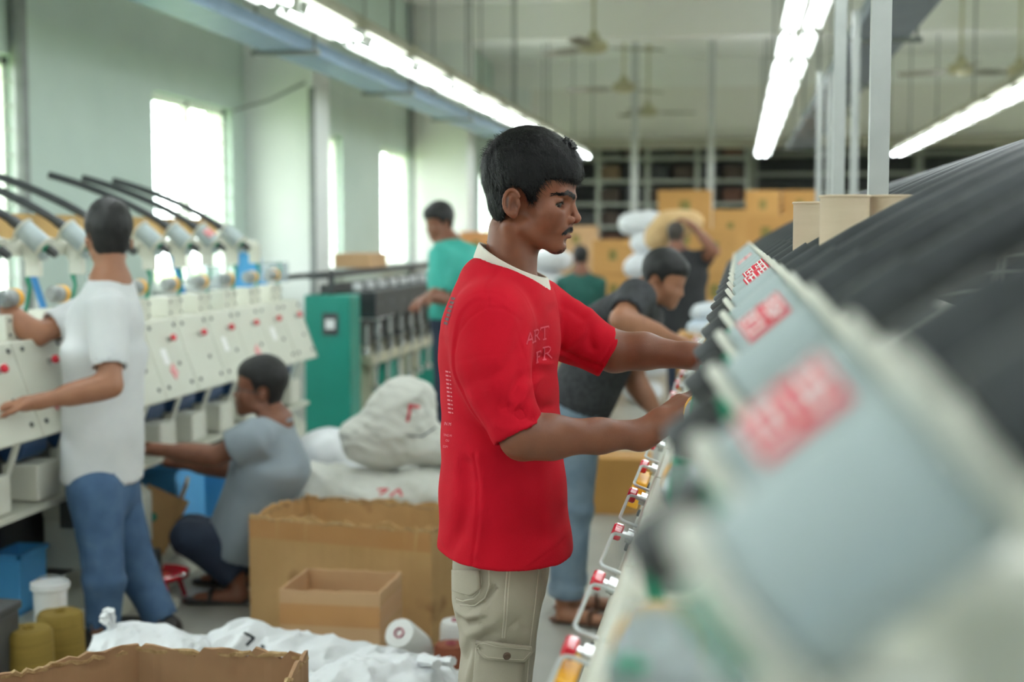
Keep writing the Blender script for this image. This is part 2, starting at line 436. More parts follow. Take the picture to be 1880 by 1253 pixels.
# ------------------------------------------------------------------ suspended tube lights
M_rail = mat('olive_light_rail', (150, 148, 130), (160, 158, 140), 5, 0.5)
M_house = mat('white_lamp_housing', (232, 234, 228), (238, 240, 235), 8, 0.4)
M_tube = mat('lit_fluorescent_tube', (255, 255, 255), (255, 255, 255), 1, 0.4, emit=(244, 252, 255), strength=TUBE_STRENGTH)
M_cap = mat('tube_end_cap', (190, 192, 190), None, 5, 0.4)
ZL = 2.73
def fixture_proto():
    root = thing('tube_light', 'x', 'light')
    mb = MB(); mb.prism([(-0.028, 0.0), (-0.02, 0.05), (0.02, 0.05), (0.028, 0.0), (0.016, -0.012), (-0.016, -0.012)], 1, -0.60, 0.60)
    for sx in (-1, 1): mb.prism([(sx * 0.072, 0.028), (sx * 0.118, -0.012), (sx * 0.121, -0.008), (sx * 0.074, 0.034)], 1, -0.56, 0.56)
    for sy in (-0.4, 0.4): mb.box((0, sy, 0.034), (0.15, 0.02, 0.006))
    mb.box((0, 0, 0.06), (0.05, 1.2, 0.03)); mb.build('housing', M_house, root)
    for sx in (-0.052, 0.052):
        t = MB(); t.tube([(sx, -0.565, 0), (sx, 0.565, 0)], 0.016, 8); o = t.build('tube', M_tube, root)
        for sy in (-1, 1):
            e = MB(); e.box((sx, sy * 0.578, 0.012), (0.036, 0.03, 0.065)); e.build('lamp_holder', M_cap, o)
    return root
proto = fixture_proto(); first = True
ROWS = [(-2.46, 'the left row'), (0.36, 'the middle row'), (2.44, 'the right row'), (5.2, 'the added unseen right row')]  # last row hangs out of view, added to brighten the ceiling and far end
for rx, rl in ROWS:
    y_first = -3.0
    for k in range(19):
        y = y_first + k * 1.42
        o = proto if first else copy_tree(proto); first = False
        o.location = (rx, y, ZL); tag(o, 'twin fluorescent tube light, %s from the far end of %s' % (ORD[18 - k], rl), 'light', 'tube lights in ' + rl)
    r = thing('light_rail', 'long suspended rail carrying the tube lights of ' + rl, 'rail', (rx, 10, ZL))
    mb = MB(); mb.box((0, 0, 0.115), (0.09, 28, 0.08)); mb.build('beam', M_rail, r)
    for k in range(10):
        mb = MB(); yy = -12 + k * 2.84 + 0.7; mb.tube([(0, yy, 0.15), (0, yy, ZC - ZL + 0.0)], 0.011, 6); mb.box((0, yy, 0.16), (0.06, 0.06, 0.03)); mb.build('hanger_rod', M_pipe, r)
# cable trays
M_tray = mat('blue_cable_tray', (128, 156, 190), (140, 166, 198), 6, 0.45)
M_tray2 = mat('slate_cable_tray', (112, 122, 136), (122, 132, 146), 6, 0.5)
for tx, wd, m, lab, yb in ((-2.98, 0.30, M_tray, 'pale blue cable tray hung beside the left row of lights', 21.0), (0.86, 0.34, M_tray2, 'slate blue cable tray hung above the right machine', 21.0)):
    r = thing('cable_tray', lab, 'cable tray', (tx, 0, 2.70))
    mb = MB(); mb.box((0, (yb - 3) / 2, 0), (wd, yb + 3, 0.015)); mb.build('tray_bottom', m, r)
    for sx in (-1, 1): mb = MB(); mb.box((sx * wd / 2, (yb - 3) / 2, 0.04), (0.012, yb + 3, 0.08)); mb.build('tray_side', m, r)
    for k in range(9):
        yy = -2 + k * 2.8
        mb = MB(); mb.box((0, yy, -0.02), (wd + 0.16, 0.05, 0.03)); mb.build('cross_bar', M_pipe, r)
        for sx in (-1, 1): mb = MB(); mb.tube([(sx * (wd / 2 + 0.05), yy, -0.02), (sx * (wd / 2 + 0.05), yy, ZC - 2.70)], 0.010, 6); mb.build('hanger_rod', M_pipe, r)
# ------------------------------------------------------------------ ceiling fans
M_fan = mat('cream_fan_enamel', (172, 168, 132), (184, 180, 146), 6, 0.4)
M_blade = mat('fan_blade', (120, 116, 100), (136, 132, 114), 6, 0.5)
def fan_proto():
    root = thing('ceiling_fan', 'x', 'fan')
    mb = MB(); mb.lathe([(0.02, 0.16), (0.05, 0.13), (0.06, 0.08), (0.12, 0.055), (0.15, 0.02), (0.15, -0.03), (0.12, -0.06), (0.05, -0.075), (0.0, -0.08)], n=20); mb.build('motor', M_fan, root)
    mb = MB(); mb.tube([(0, 0, 0.15), (0, 0, ZC - 3.4)], 0.016, 8); mb.lathe([(0.06, ZC - 3.4), (0.055, ZC - 3.46), (0.02, ZC - 3.50)], n=14); mb.build('down_rod', M_fan, root)
    for k in range(3):
        R = rotz(k * 2 * math.pi / 3); b = MB()
        vs = []
        for (r, wl, tw) in ((0.14, 0.05, 0.0), (0.24, 0.12, 0.018), (0.45, 0.14, 0.02), (0.72, 0.12, 0.016), (0.75, 0.09, 0.012)):
            for s in (-1, 1):
                for dz in (0, 0.006): vs.append(tuple(R @ Vector((r, s * wl / 2, s * tw - 0.02 + dz))))
        fs = []
        for i in range(4):
            a = i * 4; c2 = a + 4
            fs += [(a, a + 2, c2 + 2, c2), (a + 1, c2 + 1, c2 + 3, a + 3), (a, c2, c2 + 1, a + 1), (a + 2, a + 3, c2 + 3, c2 + 2)]
        fs += [(0, 1, 3, 2), (16, 18, 19, 17)]
        b.add(vs, fs, False); b.build('blade', M_blade, root)
    return root
fp = fan_proto()
FANS = [(1090, 85, 0.35, 'nearest cream ceiling fan in the middle of the picture'), (1145, 160, 0.9, 'second cream ceiling fan of the row receding behind the red shirt'),
        (1190, 205, 0.2, 'third, smaller cream ceiling fan of the row, below the first two'), (1096, 230, 0.5, 'distant ceiling fan left of the third fan, low under the far beam'),
        (1872, 130, 1.15, 'ceiling fan at the right picture edge above the right lights'), (1765, 92, 0.6, 'ceiling fan hanging left of the right-edge fan, seen past the metal post')]
for i, (px, py, a, lab) in enumerate(FANS):
    o = fp if i == 0 else copy_tree(fp)
    p = PZ(px, py, 3.4); 
    if i == 5: p = PZ(px, py, 3.62)
    o.location = (p[0], p[1], 3.4); o.rotation_euler = (0, 0, a); tag(o, lab, 'fan', 'ceiling fans')
# ------------------------------------------------------------------ winding machines (a left and a right one, mirror images)
M_drum = mat('blue_grey_drum_enamel', (176, 190, 192), (184, 197, 198), 5, 0.32, coat=0.2)
M_cream = mat('cream_enamel', (222, 222, 208), (230, 230, 218), 4, 0.4, c3=(216, 214, 198))
M_panel = mat('off_white_panel', (208, 209, 194), (218, 219, 206), 3, 0.42)
M_black = mat('black_rubber_hose', (46, 50, 53), (60, 64, 67), 14, 0.45, bump=0.15, bscale=40)
M_dark = mat('dark_machine_steel', (58, 60, 62), (76, 78, 78), 9, 0.5)
M_green = mat('green_plastic', (10, 132, 100), (24, 146, 112), 6, 0.4)
M_red = mat('red_plastic', (205, 20, 45), (215, 34, 58), 6, 0.25, coat=0.5)
M_stick = mat('red_warning_sticker', (214, 38, 60), (224, 52, 74), 6, 0.4)
M_print = mat('white_print', (244, 240, 238), None, 6, 0.5)
M_yel = mat('yellow_plastic', (245, 178, 40), (250, 190, 60), 6, 0.4)
M_chrome = mat('bright_steel', (205, 207, 206), (220, 222, 222), 30, 0.22, metal=0.9)
M_blue = mat('blue_machine_enamel', (52, 130, 196), (66, 142, 204), 4, 0.4)
M_dblue = mat('navy_motor_enamel', (34, 66, 110), (44, 78, 122), 5, 0.45)
M_post = mat('aluminium_post', (186, 190, 188), (196, 199, 197), 12, 0.4, metal=0.3)
macr = bpy.data.materials.new('clear_acrylic'); macr.use_nodes = True
nt = macr.node_tree; nt.nodes.clear(); out = nt.nodes.new('ShaderNodeOutputMaterial'); mx = nt.nodes.new('ShaderNodeMixShader'); mx.inputs[0].default_value = 0.28
tr = nt.nodes.new('ShaderNodeBsdfTransparent'); tr.inputs[0].default_value = (0.9, 0.93, 0.94, 1); gl = nt.nodes.new('ShaderNodeBsdfPrincipled'); gl.inputs['Base Color'].default_value = (0.8, 0.84, 0.86, 1); gl.inputs['Roughness'].default_value = 0.15
nt.links.new(tr.outputs[0], mx.inputs[1]); nt.links.new(gl.outputs[0], mx.inputs[2]); nt.links.new(mx.outputs[0], out.inputs[0])
TILT = math.radians(40); DC = (-0.0064, 0.011); AX = (math.cos(TILT), math.sin(TILT)); NX = (-math.sin(TILT), math.cos(TILT))
PITCH_Y = 0.355
def machine(label, sgn, ox, oz, y_first, n_heads, stickers, hose_len, handles, n_drums=99, DL=0.038, DR=0.032, no_hose=(), no_low=()):
    """local frame: origin at the first drum's centre, u points from the aisle to the back of the machine"""
    root = thing('winding_machine', label, 'machine', (ox, y_first, 0))
    mir = lambda x, y, z: (sgn * x, y, z + oz)
    R = z_to((AX[0], 0, AX[1]))
    def axp(t, nn=0.0, y=0.0): return (DC[0] + AX[0] * t + NX[0] * nn, y, DC[1] + AX[1] * t + NX[1] * nn)
    me = {}
    def mk(key, mb, m, name=None): me[key] = mb.xf(mir).mesh(name or key, m); return me[key]
    mb = MB(); mb.lathe([(DR - 0.004, -DL), (DR, -DL + 0.004), (DR, DL - 0.004), (DR - 0.004, DL)], c=axp(0), R=R, n=40); mk('winding_drum', mb, M_drum)
    for key, t0 in (('a', -DL), ('b', DL)):
        mb = MB(); mb.lathe([(DR + 0.004, -0.004), (DR + 0.006, -0.003), (DR + 0.006, 0.003), (DR + 0.004, 0.004)], c=axp(t0 + (-0.005 if key == 'a' else 0.005)), R=R, n=36)
        mb.box(axp(t0 + (-0.005 if key == 'a' else 0.005), -0.045), (0.04, 0.045, 0.007), R=R); mk('flange_' + key, mb, M_cream, 'flange')
    mb = MB(); mb.lathe([(0.0175, 0.0), (0.0175, 0.012)], c=axp(-DL - 0.02, 0.0), R=R, n=24); mk('collar', mb, M_green, 'collar')
    mb = MB(); mb.lathe([(0.0135, 0.0), (0.016, 0.004), (0.016, 0.04), (0.0135, 0.045)], c=axp(-DL - 0.062, 0.008), R=R, n=20); mk('bearing', mb, M_dark, 'bearing_sleeve')
    mb = MB(); mb.box(axp(-DL - 0.025, -0.025), (0.03, 0.04, 0.028), R=R, ch=0.005); mk('bracket', mb, M_drum, 'bearing_bracket')
    mb = MB(); p = Vector(axp(DL + 0.012)); pts = [tuple(p)]; ang = TILT; ns = 14
    for i in range(ns):
        ang = TILT - math.radians(6) - math.radians(20) * (i / ns) ** 0.7; st = hose_len / ns
        p = p + Vector((math.cos(ang) * st, 0, math.sin(ang) * st)); pts.append(tuple(p))
    mb.tube(pts, 0.0175, 14); mb.tube([pts[0], pts[1]], 0.021, 14); mk('hose', mb, M_black, 'hose')
    # sticker: curved patch with two blocks of strokes
    def patch(t0, t1, a0, a1, rr, mbx, n=5):
        vs = []; fs = []
        for i in range(n + 1):
            a = a0 + (a1 - a0) * i / n
            for t in (t0, t1):
                vs.append((DC[0] + AX[0] * t + NX[0] * rr * math.cos(a), rr * math.sin(a), DC[1] + AX[1] * t + NX[1] * rr * math.cos(a)))
        for i in range(n): fs.append((2 * i, 2 * i + 1, 2 * i + 3, 2 * i + 2))
        mbx.add(vs, fs, False)
    for nm, sh in (('s0', 0.0), ('s1', 0.012)):
        mb = MB(); patch(-0.024 + sh, 0.024 + sh, -1.22, 0.0, DR + 0.0006, mb, 8); mk('sticker' + nm, mb, M_stick, 'sticker')
        mb = MB(); rr = DR + 0.0011
        for c0, hs_, vs_ in ((-0.021, ((0.0, -1.06, -0.2), (0.0085, -0.85, -0.4), (0.016, -1.0, -0.16)), (-1.04, -0.62, -0.3)), (0.003, ((0.001, -1.0, -0.5), (0.008, -1.08, -0.14), (0.0155, -0.9, -0.2)), (-1.0, -0.7, -0.28))):
            for (tt, b0, b1) in hs_: patch(c0 + tt + sh, c0 + tt + 0.0026 + sh, b0, b1, rr, mb, 4)
            for k_, b0 in enumerate(vs_): patch(c0 + 0.001 + 0.004 * (k_ == 1) + sh, c0 + 0.018 + sh, b0, b0 + 0.10, rr, mb, 1)
        mk('print' + nm, mb, M_print, 'sticker_lettering')
    # white gear cover between two drums
    mb = MB(); mb.box((0.05, 0.105, -0.048), (0.07, 0.07, 0.075), ch=0.02); mk('cover', mb, M_cream, 'gear_cover')
    mb = MB(); mb.box((-0.005, 0, -0.085), (0.06, 0.03, 0.10), ch=0.004); mk('bracket2', mb, M_cream, 'drum_support')
    # front panel per head: top edge (-.19,-.34) bottom (-.305,-.66)
    pt, pb = Vector((-0.19, 0, -0.34)), Vector((-0.305, 0, -0.66)); dv = (pb - pt).normalized(); nv = Vector((dv.z, 0, -dv.x)); 
    if nv.x > 0: nv = -nv
    LP = (pb - pt).length
    PR = Matrix((dv, (0, 1, 0), nv)).transposed()
    def pp(s, y, out): q = pt + dv * s + nv * out; return (q.x, y, q.z)
    mb = MB(); mb.box(pp(LP / 2, 0, -0.012), (LP, PITCH_Y - 0.008, 0.024), R=PR, ch=0.005); mk('front_panel', mb, M_panel)
    mb = MB(); mb.lathe([(0.013, 0), (0.013, 0.012), (0.006, 0.013), (0.006, 0.02), (0.0, 0.02)], c=pp(0.09, 0.03, 0.0), R=z_to(nv), n=16); mk('knob_base', mb, M_chrome, 'knob_stem')
    mb = MB(); mb.lathe([(0.013, 0.0), (0.0155, 0.003), (0.0155, 0.014), (0.012, 0.018), (0, 0.019)], c=pp(0.09, 0.03, 0.02), R=z_to(nv), n=18); mk('knob', mb, M_red)
    for i, (s_, y_) in enumerate(((0.03, -0.12), (0.03, 0.14), (0.29, -0.13), (0.29, 0.12), (0.2, 0.06))):
        mb = MB(); mb.lathe([(0.009, 0), (0.008, 0.006), (0, 0.007)], c=pp(s_, y_, 0.0), R=z_to(nv), n=10); mk('latch%d' % i, mb, M_dark, 'latch')
    mb = MB(); mb.box(pp(0.16, -0.06, 0.0015), (0.07, 0.055, 0.003), R=PR); mk('plate', mb, M_print, 'name_plate')
    mb = MB(); mb.box(pp(0.23, -0.02, 0.0015), (0.05, 0.05, 0.003), R=PR @ rotz(0.5)); mk('psticker', mb, M_stick, 'sticker')
    mb = MB()
    for q in (-0.016, -0.005, 0.006, 0.017): mb.box(pp(0.23 + q, -0.02 + q * 0.5, 0.0035), (0.004, 0.038, 0.001), R=PR @ rotz(0.5))
    mk('pslet', mb, M_print, 'sticker_lettering')
    hs = []
    for (y_, o_) in ((0.06, 0.0), (0.06, 0.022), (0.066, 0.030), (0.08, 0.034), (0.285, 0.034), (0.300, 0.030), (0.306, 0.022), (0.306, 0.0)): hs.append(pp(0.075, y_, o_))
    mb = MB(); mb.tube(hs, 0.0030, 8); mk('handle', mb, mat('satin_wire', (196, 200, 200), (206, 209, 209), 20, 0.4, metal=0.25), 'wire_handle')
    mb = MB(); mb.box(pp(0.135, 0.04, 0.022), (0.045, 0.10, 0.032), R=PR @ rotz(0.12), ch=0.004); mb.box(pp(0.155, -0.03, 0.022), (0.026, 0.08, 0.024), R=PR, ch=0.003); mk('clip', mb, M_yel, 'yarn_clip')
    # deck gear per head
    mb = MB(); mb.box((-0.07, 0, -0.30), (0.11, 0.17, 0.09), ch=0.006); mk('gearbox', mb, M_cream, 'gear_box')
    for i, (yy, zz) in enumerate(((-0.06, -0.275), (0.06, -0.275), (-0.06, -0.325), (0.06, -0.325))):
        mb = MB(); mb.lathe([(0.006, 0), (0.005, 0.004), (0, 0.005)], c=(-0.126, yy, zz), R=z_to((-1, 0, 0)), n=8); mk('bolt%d' % i, mb, M_dark, 'bolt')
    mb = MB(); mb.lathe([(0.028, -0.07), (0.032, -0.066), (0.032, 0.02), (0.02, 0.03), (0.02, 0.05), (0, 0.05)], c=(-0.10, -0.02, -0.20), R=rotx(math.pi / 2) , n=18); mk('spindle', mb, M_grey, 'spindle_motor')
    mb = MB(); mb.lathe([(0.034, 0), (0.034, 0.03)], c=(-0.10, 0.035, -0.20), R=rotx(math.pi / 2), n=18); mk('ring', mb, M_yel, 'yarn_ring')
    mb = MB(); mb.tube([(-0.09, 0.12, -0.255), (-0.11, 0.12, -0.17), (-0.10, 0.12, -0.13)], [0.008, 0.007, 0.010], 8); mk('lever', mb, M_green, 'lever')
    mb = MB(); t = 0.004; cx, cz, ax_, ay_, az_ = -0.05, -0.19, 0.12, 0.15, 0.11
    mb.box((cx, -ay_ / 2 + 0.18, cz), (ax_, t, az_)); mb.box((cx, ay_ / 2 + 0.18, cz), (ax_, t, az_)); mb.box((cx - ax_ / 2, 0.18, cz), (t, ay_ + t, az_)); mb.box((cx, 0.18, cz + az_ / 2), (ax_ + t, ay_ + t, t)); mk('acrylic', mb, macr, 'clear_cover')
    # gear under the panel
    mb = MB(); mb.box((-0.16, 0.0, -0.84), (0.14, 0.17, 0.13), ch=0.008); mk('lbox', mb, M_cream, 'drive_box')
    mb = MB(); mb.lathe([(0.045, -0.09), (0.05, -0.085), (0.05, 0.085), (0.045, 0.09)], c=(-0.13, 0.0, -0.72), R=rotx(math.pi / 2), n=20); mk('motor', mb, M_dblue, 'motor')
    mb = MB(); mb.box((-0.20, 0.14, -0.75), (0.012, 0.03, 0.22), R=roty(-0.35)); mk('stay', mb, M_cream, 'panel_stay')
    mb = MB(); mb.box((-0.14, 0.05, -1.14), (0.20, 0.2, 0.20), ch=0.01); mb.prism([(-0.24, -1.04), (-0.04, -1.04), (-0.04, -0.98), (-0.16, -0.98)], 1, -0.05, 0.15); mk('lower', mb, M_panel, 'take_up_unit')
    mb = MB(); mb.box((-0.19, -0.13, -1.0), (0.06, 0.05, 0.12), ch=0.006); mk('switch', mb, M_dark, 'switch_box')
    for i in range(n_heads):
        y = i * PITCH_Y + (0.163 if (handles and i == 0) else 0.0)
        d = add_obj('winding_drum', me['winding_drum'], root, (0, y, 0)) if i < n_drums else None
        for key, nm in (('flange_a', 'flange'), ('flange_b', 'flange'), ('collar', 'collar'), ('bearing', 'bearing_sleeve'), ('bracket', 'bearing_bracket'), ('hose', 'hose')):
            if handles and i == 0 and key in ('bearing', 'bracket'): continue
            if d is not None and not (key == 'hose' and i in no_hose): add_obj(nm, me[key], d)
        if i in stickers:
            ss = stickers[i]; add_obj('sticker', me['sticker' + ss], d); add_obj('sticker_lettering', me['print' + ss], d)
        add_obj('drum_support', me['bracket2'], root, (0, y, 0)); add_obj('gear_cover', me['cover'], root, (0, y, 0))
        f = add_obj('front_panel', me['front_panel'], root, (0, y, 0))
        add_obj('knob_stem', me['knob_base'], f); add_obj('knob', me['knob'], f)
        for k in (range(5) if not handles else (4,)): add_obj('latch', me['latch%d' % k], f)
        if handles: add_obj('wire_handle', me['handle'], f)
        else:
            if i % 2 == 0: add_obj('name_plate', me['plate'], f)
            if i % 3 == 1: add_obj('sticker', me['psticker'], f); add_obj('sticker_lettering', me['pslet'], f)
        if handles and i in (4, 8, 12): add_obj('yarn_clip', me['clip'], f)
        g = add_obj('gear_box', me['gearbox'], root, (0, y, 0))
        for k in range(4): add_obj('bolt', me['bolt%d' % k], g)
        s_ = add_obj('spindle_motor', me['spindle'], root, (0, y, 0)); add_obj('yarn_ring', me['ring'], s_); add_obj('lever', me['lever'], root, (0, y, 0))
        if handles and i % 2 == 1 or (not handles and i % 3 == 0): add_obj('clear_cover', me['acrylic'], root, (0, y, 0))
        add_obj('drive_box', me['lbox'], root, (0, y, 0)); add_obj('motor', me['motor'], root, (0, y, 0)); add_obj('panel_stay', me['stay'], root, (0, y, 0))
        if i not in no_low: add_obj('take_up_unit', me['lower'], root, (0, y, 0)); add_obj('switch_box', me['switch'], root, (0, y, 0))
    ya, yb = -PITCH_Y / 2, (n_heads - 0.5) * PITCH_Y; yc = (ya + yb) / 2; ly = yb - ya
    def long(name, mb, m): return mb.xf(mir).build(name, m, root)
    mb = MB(); mb.box((0.12, yc, -0.03), (0.06, ly, 0.06), ch=0.004); long('top_beam', mb, M_cream)
    mb = MB(); mb.box((0.01, yc, -0.36), (0.38, ly, 0.03)); long('deck', mb, M_cream)
    mb = MB(); mb.box((0.02, yc, -0.95), (0.03, ly, 0.75)); long('back_plate', mb, M_dark)
    mb = MB(); mb.box((-0.12, yc, -0.92), (0.26, ly, 0.02)); long('lower_shelf', mb, M_panel)
    mb = MB(); mb.box((-0.04, yc, -oz + 0.06), (0.5, ly, 0.12), ch=0.01); long('base', mb, M_panel)
    for yy in (ya + 0.02, yb - 0.02):
        mb = MB(); mb.box((0.05, yy, -0.62), (0.2, 0.03, 0.5)); long('end_plate', mb, M_blue)
        mb = MB(); mb.prism([(-0.03, -0.30), (0.17, -0.30), (0.14, -0.06), (0.03, -0.06)], 1, yy - 0.01, yy + 0.01); long('end_bracket', mb, mat('sky_blue_enamel', (70, 156, 218), (82, 166, 224), 4, 0.4))
        mb = MB(); mb.prism([(-0.305, -0.66), (-0.19, -0.34), (0.1, -0.34), (0.1, -0.66)], 1, yy - 0.012, yy + 0.012); long('panel_end', mb, M_panel)
        mb = MB(); mb.box((0.05, yy, (-oz - 0.62) / 2 - 0.1), (0.1, 0.06, oz - 0.62 - 0.2)); long('leg', mb, M_blue)
    if not handles: mb = MB(); mb.box((0.19, yc - 0.1, 0.055), (0.02, ly - 0.3, 0.10)); long('back_board', mb, mat('ochre_board', (186, 150, 92), (198, 162, 104), 2, 0.7))
    k = 0
    while (k * 4 + 2.5) < n_heads:
        yy = (k * 4 + 2.5) * PITCH_Y; mb = MB(); mb.tube([(0.02, yy, -0.36), (0.12, yy, -0.05)], 0.014, 8); long('brace', mb, M_blue); k += 1
    return root
ZR = 1.375
right_machine = machine('long winding machine at right with blue grey drums, red stickers and black hoses', 1, 0.045, ZR, 0.297, 20,
        {1: 's0', 3: 's0', 6: 's1', 7: 's1', 11: 's0'}, 0.78, True)
left_machine = machine('winding machine at left under the windows with cream panels and upward hoses', -1, -2.62, 1.455, 4.30, 10,
        {7: 's0'}, 0.66, False, 9, 0.05, 0.040, (5,), (0, 1, 4, 5, 6, 7))
mb = MB(); mb.box((0.15, 2.1, ZR - 0.008), (0.26, 1.0, 0.014)); mb.build('tube_shelf', M_cream, right_machine)
# aluminium posts rising from the back of the right machine
for (px, py, wpx, dl) in ((1612, 330, 34, 0.0), (1539, 300, 21, 0.0), (1568, 300, 13, 0.0), (1503, 320, 9.5, 0.0), (1521, 320, 9.5, 0.0)):
    Yp = 0.04 * F_PX / wpx; c = PY(px, py, Yp); mb = MB()
    c0 = Vector((c[0] - dl, Yp, 0.05)); R = Matrix.Identity(3)
    sh = dl / 1.5
    vs = [(c[0] + sh * (z - c[2]) * 1.0 + sx * 0.02, Yp + sy * 0.02, z) for z in (0.0, 2.69) for sx, sy in ((-1, -1), (1, -1), (1, 1), (-1, 1))]
    mb.add(vs, [(0, 1, 2, 3), (7, 6, 5, 4), (0, 4, 5, 1), (1, 5, 6, 2), (2, 6, 7, 3), (3, 7, 4, 0)])
    tag(mb.build('metal_post', M_post), {34: 'widest, nearest aluminium post behind the black hoses', 21: 'second nearest aluminium post, left of the widest one', 13: 'thin aluminium post just right of the second post', 9.5: 'x'}[wpx], 'post', 'aluminium posts behind the right machine')
    if wpx == 9.5: bpy.context.scene.collection.objects[-1]['label'] = 'thinnest far aluminium post, leftmost of the posts' if px < 1510 else 'thin far aluminium post, second from the left'
# paper tubes standing on the top beam of the right machine
M_paper = mat('brown_paper_tube', (200, 180, 154), (208, 190, 164), 3, 0.7, bump=0.1, bscale=30, stretch=(1, 1, 14))
for px, py, Yp, r, lab in ((1492, 373, 2.62, 0.034, 'leftmost of the three tan paper tubes among the hoses'), (1551, 361, 2.27, 0.038, 'middle, largest of the three tan paper tubes among the hoses'), (1640, 361, 2.30, 0.036, 'rightmost of the three tan paper tubes among the hoses')):
    c = PY(px, py, Yp); mb = MB(); zb = ZR + 0.0
    hgt = c[2] - zb
    t = thing('paper_tube', lab, 'paper tube', (c[0], Yp, zb + 0.0), 0, 'paper tubes on the right machine')
    mb.lathe([(r, 0.0), (r, hgt), (r - 0.004, hgt), (r - 0.004, hgt - 0.12), (0, hgt - 0.121)], n=28); mb.build('wall', M_paper, t)
    mb = MB(); mb.tube([(r * math.cos(a) * 1.0, r * math.sin(a), hgt) for a in [k * 2 * math.pi / 24 for k in range(24)]], 0.0025, 6, closed=True); mb.build('rim', M_paper, t)
# creel table behind the right machine with beige cones
M_beige = mat('beige_yarn', (206, 190, 164), (216, 202, 178), 4, 0.8, bump=0.3, bscale=20, stretch=(1, 1, 20))
M_shelf = mat('grey_shelf', (120, 122, 120), (132, 134, 132), 6, 0.5)
t = thing('creel_table', 'low grey table with shelves standing behind the right machine', 'table', (0.62, 2.6, 0))
mb = MB(); mb.box((0, 0, 0.93), (0.5, 4.4, 0.04)); mb.build('table_top', M_shelf, t)
for sx in (-1, 1):
    for yy in (-2.1, 0, 2.1): mb = MB(); mb.box((sx * 0.22, yy, 0.455), (0.05, 0.05, 0.91)); mb.build('leg', M_dark, t)
mb = MB(); mb.box((0, 0, 0.4), (0.46, 4.3, 0.03)); mb.build('lower_shelf', M_shelf, t)
cp = None
for i in range(16):
    y = 0.62 + (i // 2) * 0.50; x = 0.50 + (i % 2) * 0.26
    if cp is None:
        cp = thing('yarn_cone', 'x', 'yarn cone')
        mb = MB(); mb.lathe([(0.085, 0.0), (0.09, 0.01), (0.062, 0.165), (0.05, 0.17)], n=24); mb.build('yarn', M_beige, cp)
        mb = MB(); mb.lathe([(0.026, 0.16), (0.024, 0.195), (0.018, 0.195), (0.018, 0.17)], n=14); mb.build('core', M_paper, cp); o = cp
    else: o = copy_tree(cp)
    o.location = (x, y, 0.95); tag(o, 'beige yarn cone behind the right machine, %s pair from the near end, %s' % (ORD[i // 2], 'machine side' if i % 2 == 0 else 'far side'), 'yarn cone', 'beige yarn cones')
# ------------------------------------------------------------------ helpers for soft and torn things
from mathutils.bvhtree import BVHTree
class Surf:
    """a surface that print, seams and marks can be laid on"""
    def __init__(s, V, Q): s.b = BVHTree.FromPolygons([tuple(v) for v in V], [tuple(int(i) for i in q) for q in Q])
    def cast(s, px, py):
        d = Vector(ray(px, py)); h = s.b.ray_cast(Vector(CAM), d.normalized())
        return (h[0], h[1] if h[1].dot(d) < 0 else -h[1]) if h[0] is not None else None
def resample(pts, step):
    out = [np.array(pts[0], float)]
    for a, b in zip(pts[:-1], pts[1:]):
        a = np.array(a, float); b = np.array(b, float); n = max(1, int(np.linalg.norm(b - a) / step))
        for i in range(1, n + 1): out.append(a + (b - a) * i / n)
    return out
def ribbon(sf, pts, width, off, mb, step=5.0, taper=False):
    H = [sf.cast(*p) for p in resample(pts, step)]; H = [h for h in H if h is not None]
    if len(H) < 2: return
    vs = []; fs = []
    for i, (p, n) in enumerate(H):
        t = (H[min(i + 1, len(H) - 1)][0] - H[max(i - 1, 0)][0]).normalized(); sd = n.cross(t).normalized()
        w_ = width * (math.sin(math.pi * (i + 0.5) / len(H)) ** 0.5 if taper else 1.0)
        vs += [p + sd * w_ / 2 + n * off, p - sd * w_ / 2 + n * off]
    for i in range(len(H) - 1): fs.append((2 * i, 2 * i + 1, 2 * i + 3, 2 * i + 2))
    mb.add(vs, fs, False)
def cord(sf, pts, r, mb, off=0.0, step=4.0, n=6):
    H = [sf.cast(*p) for p in resample(pts, step)]; P = [h[0] + h[1] * off for h in H if h is not None]
    if len(P) >= 2: mb.tube(P, r, n)
def snoise(X, Y, Z, s, seed=0):
    rs = np.random.RandomState(seed); o = 0
    for k in range(5):
        a = rs.normal(size=3); a *= s / np.linalg.norm(a) * rs.uniform(0.6, 1.6); o = o + np.sin(a[0] * X + a[1] * Y + a[2] * Z + rs.uniform(0, 6.28))
    return o / 5.0
def torn_wall(a, b, z0, z1, th, amp, seed, inward):
    """upright cardboard sheet from a to b (xy), ragged along its top"""
    rs = random.Random(seed); a = Vector((a[0], a[1], 0)); b = Vector((b[0], b[1], 0)); L = (b - a).length; n = max(3, int(L / 0.02)); mb = MB()
    nn = Vector(inward); vs = []; fs = []; h = 0
    for i in range(n + 1):
        p = a + (b - a) * i / n; h = 0.6 * h + rs.uniform(-1, 1) * amp; z = z1 + h - (amp * 2 if rs.random() < 0.08 else 0)
        q = p + nn * th; bow = rs.uniform(-0.2, 0.2) * amp
        vs += [(p.x, p.y, z0), (p.x + nn.x * bow, p.y + nn.y * bow, z), (q.x + nn.x * bow, q.y + nn.y * bow, z + rs.uniform(-0.3, 0.3) * amp), (q.x, q.y, z0)]
    for i in range(n):
        c = i * 4; d = c + 4
        fs += [(c, d, d + 1, c + 1), (c + 1, d + 1, d + 2, c + 2), (c + 2, d + 2, d + 3, c + 3), (c + 3, d + 3, d, c)]
    fs += [(0, 1, 2, 3), (n * 4 + 3, n * 4 + 2, n * 4 + 1, n * 4)]
    mb.add(vs, fs); return mb
M_card = mat('worn_cardboard', (192, 152, 100), (204, 164, 112), 4.5, 0.75, 0.12, 60, c3=(150, 108, 62))
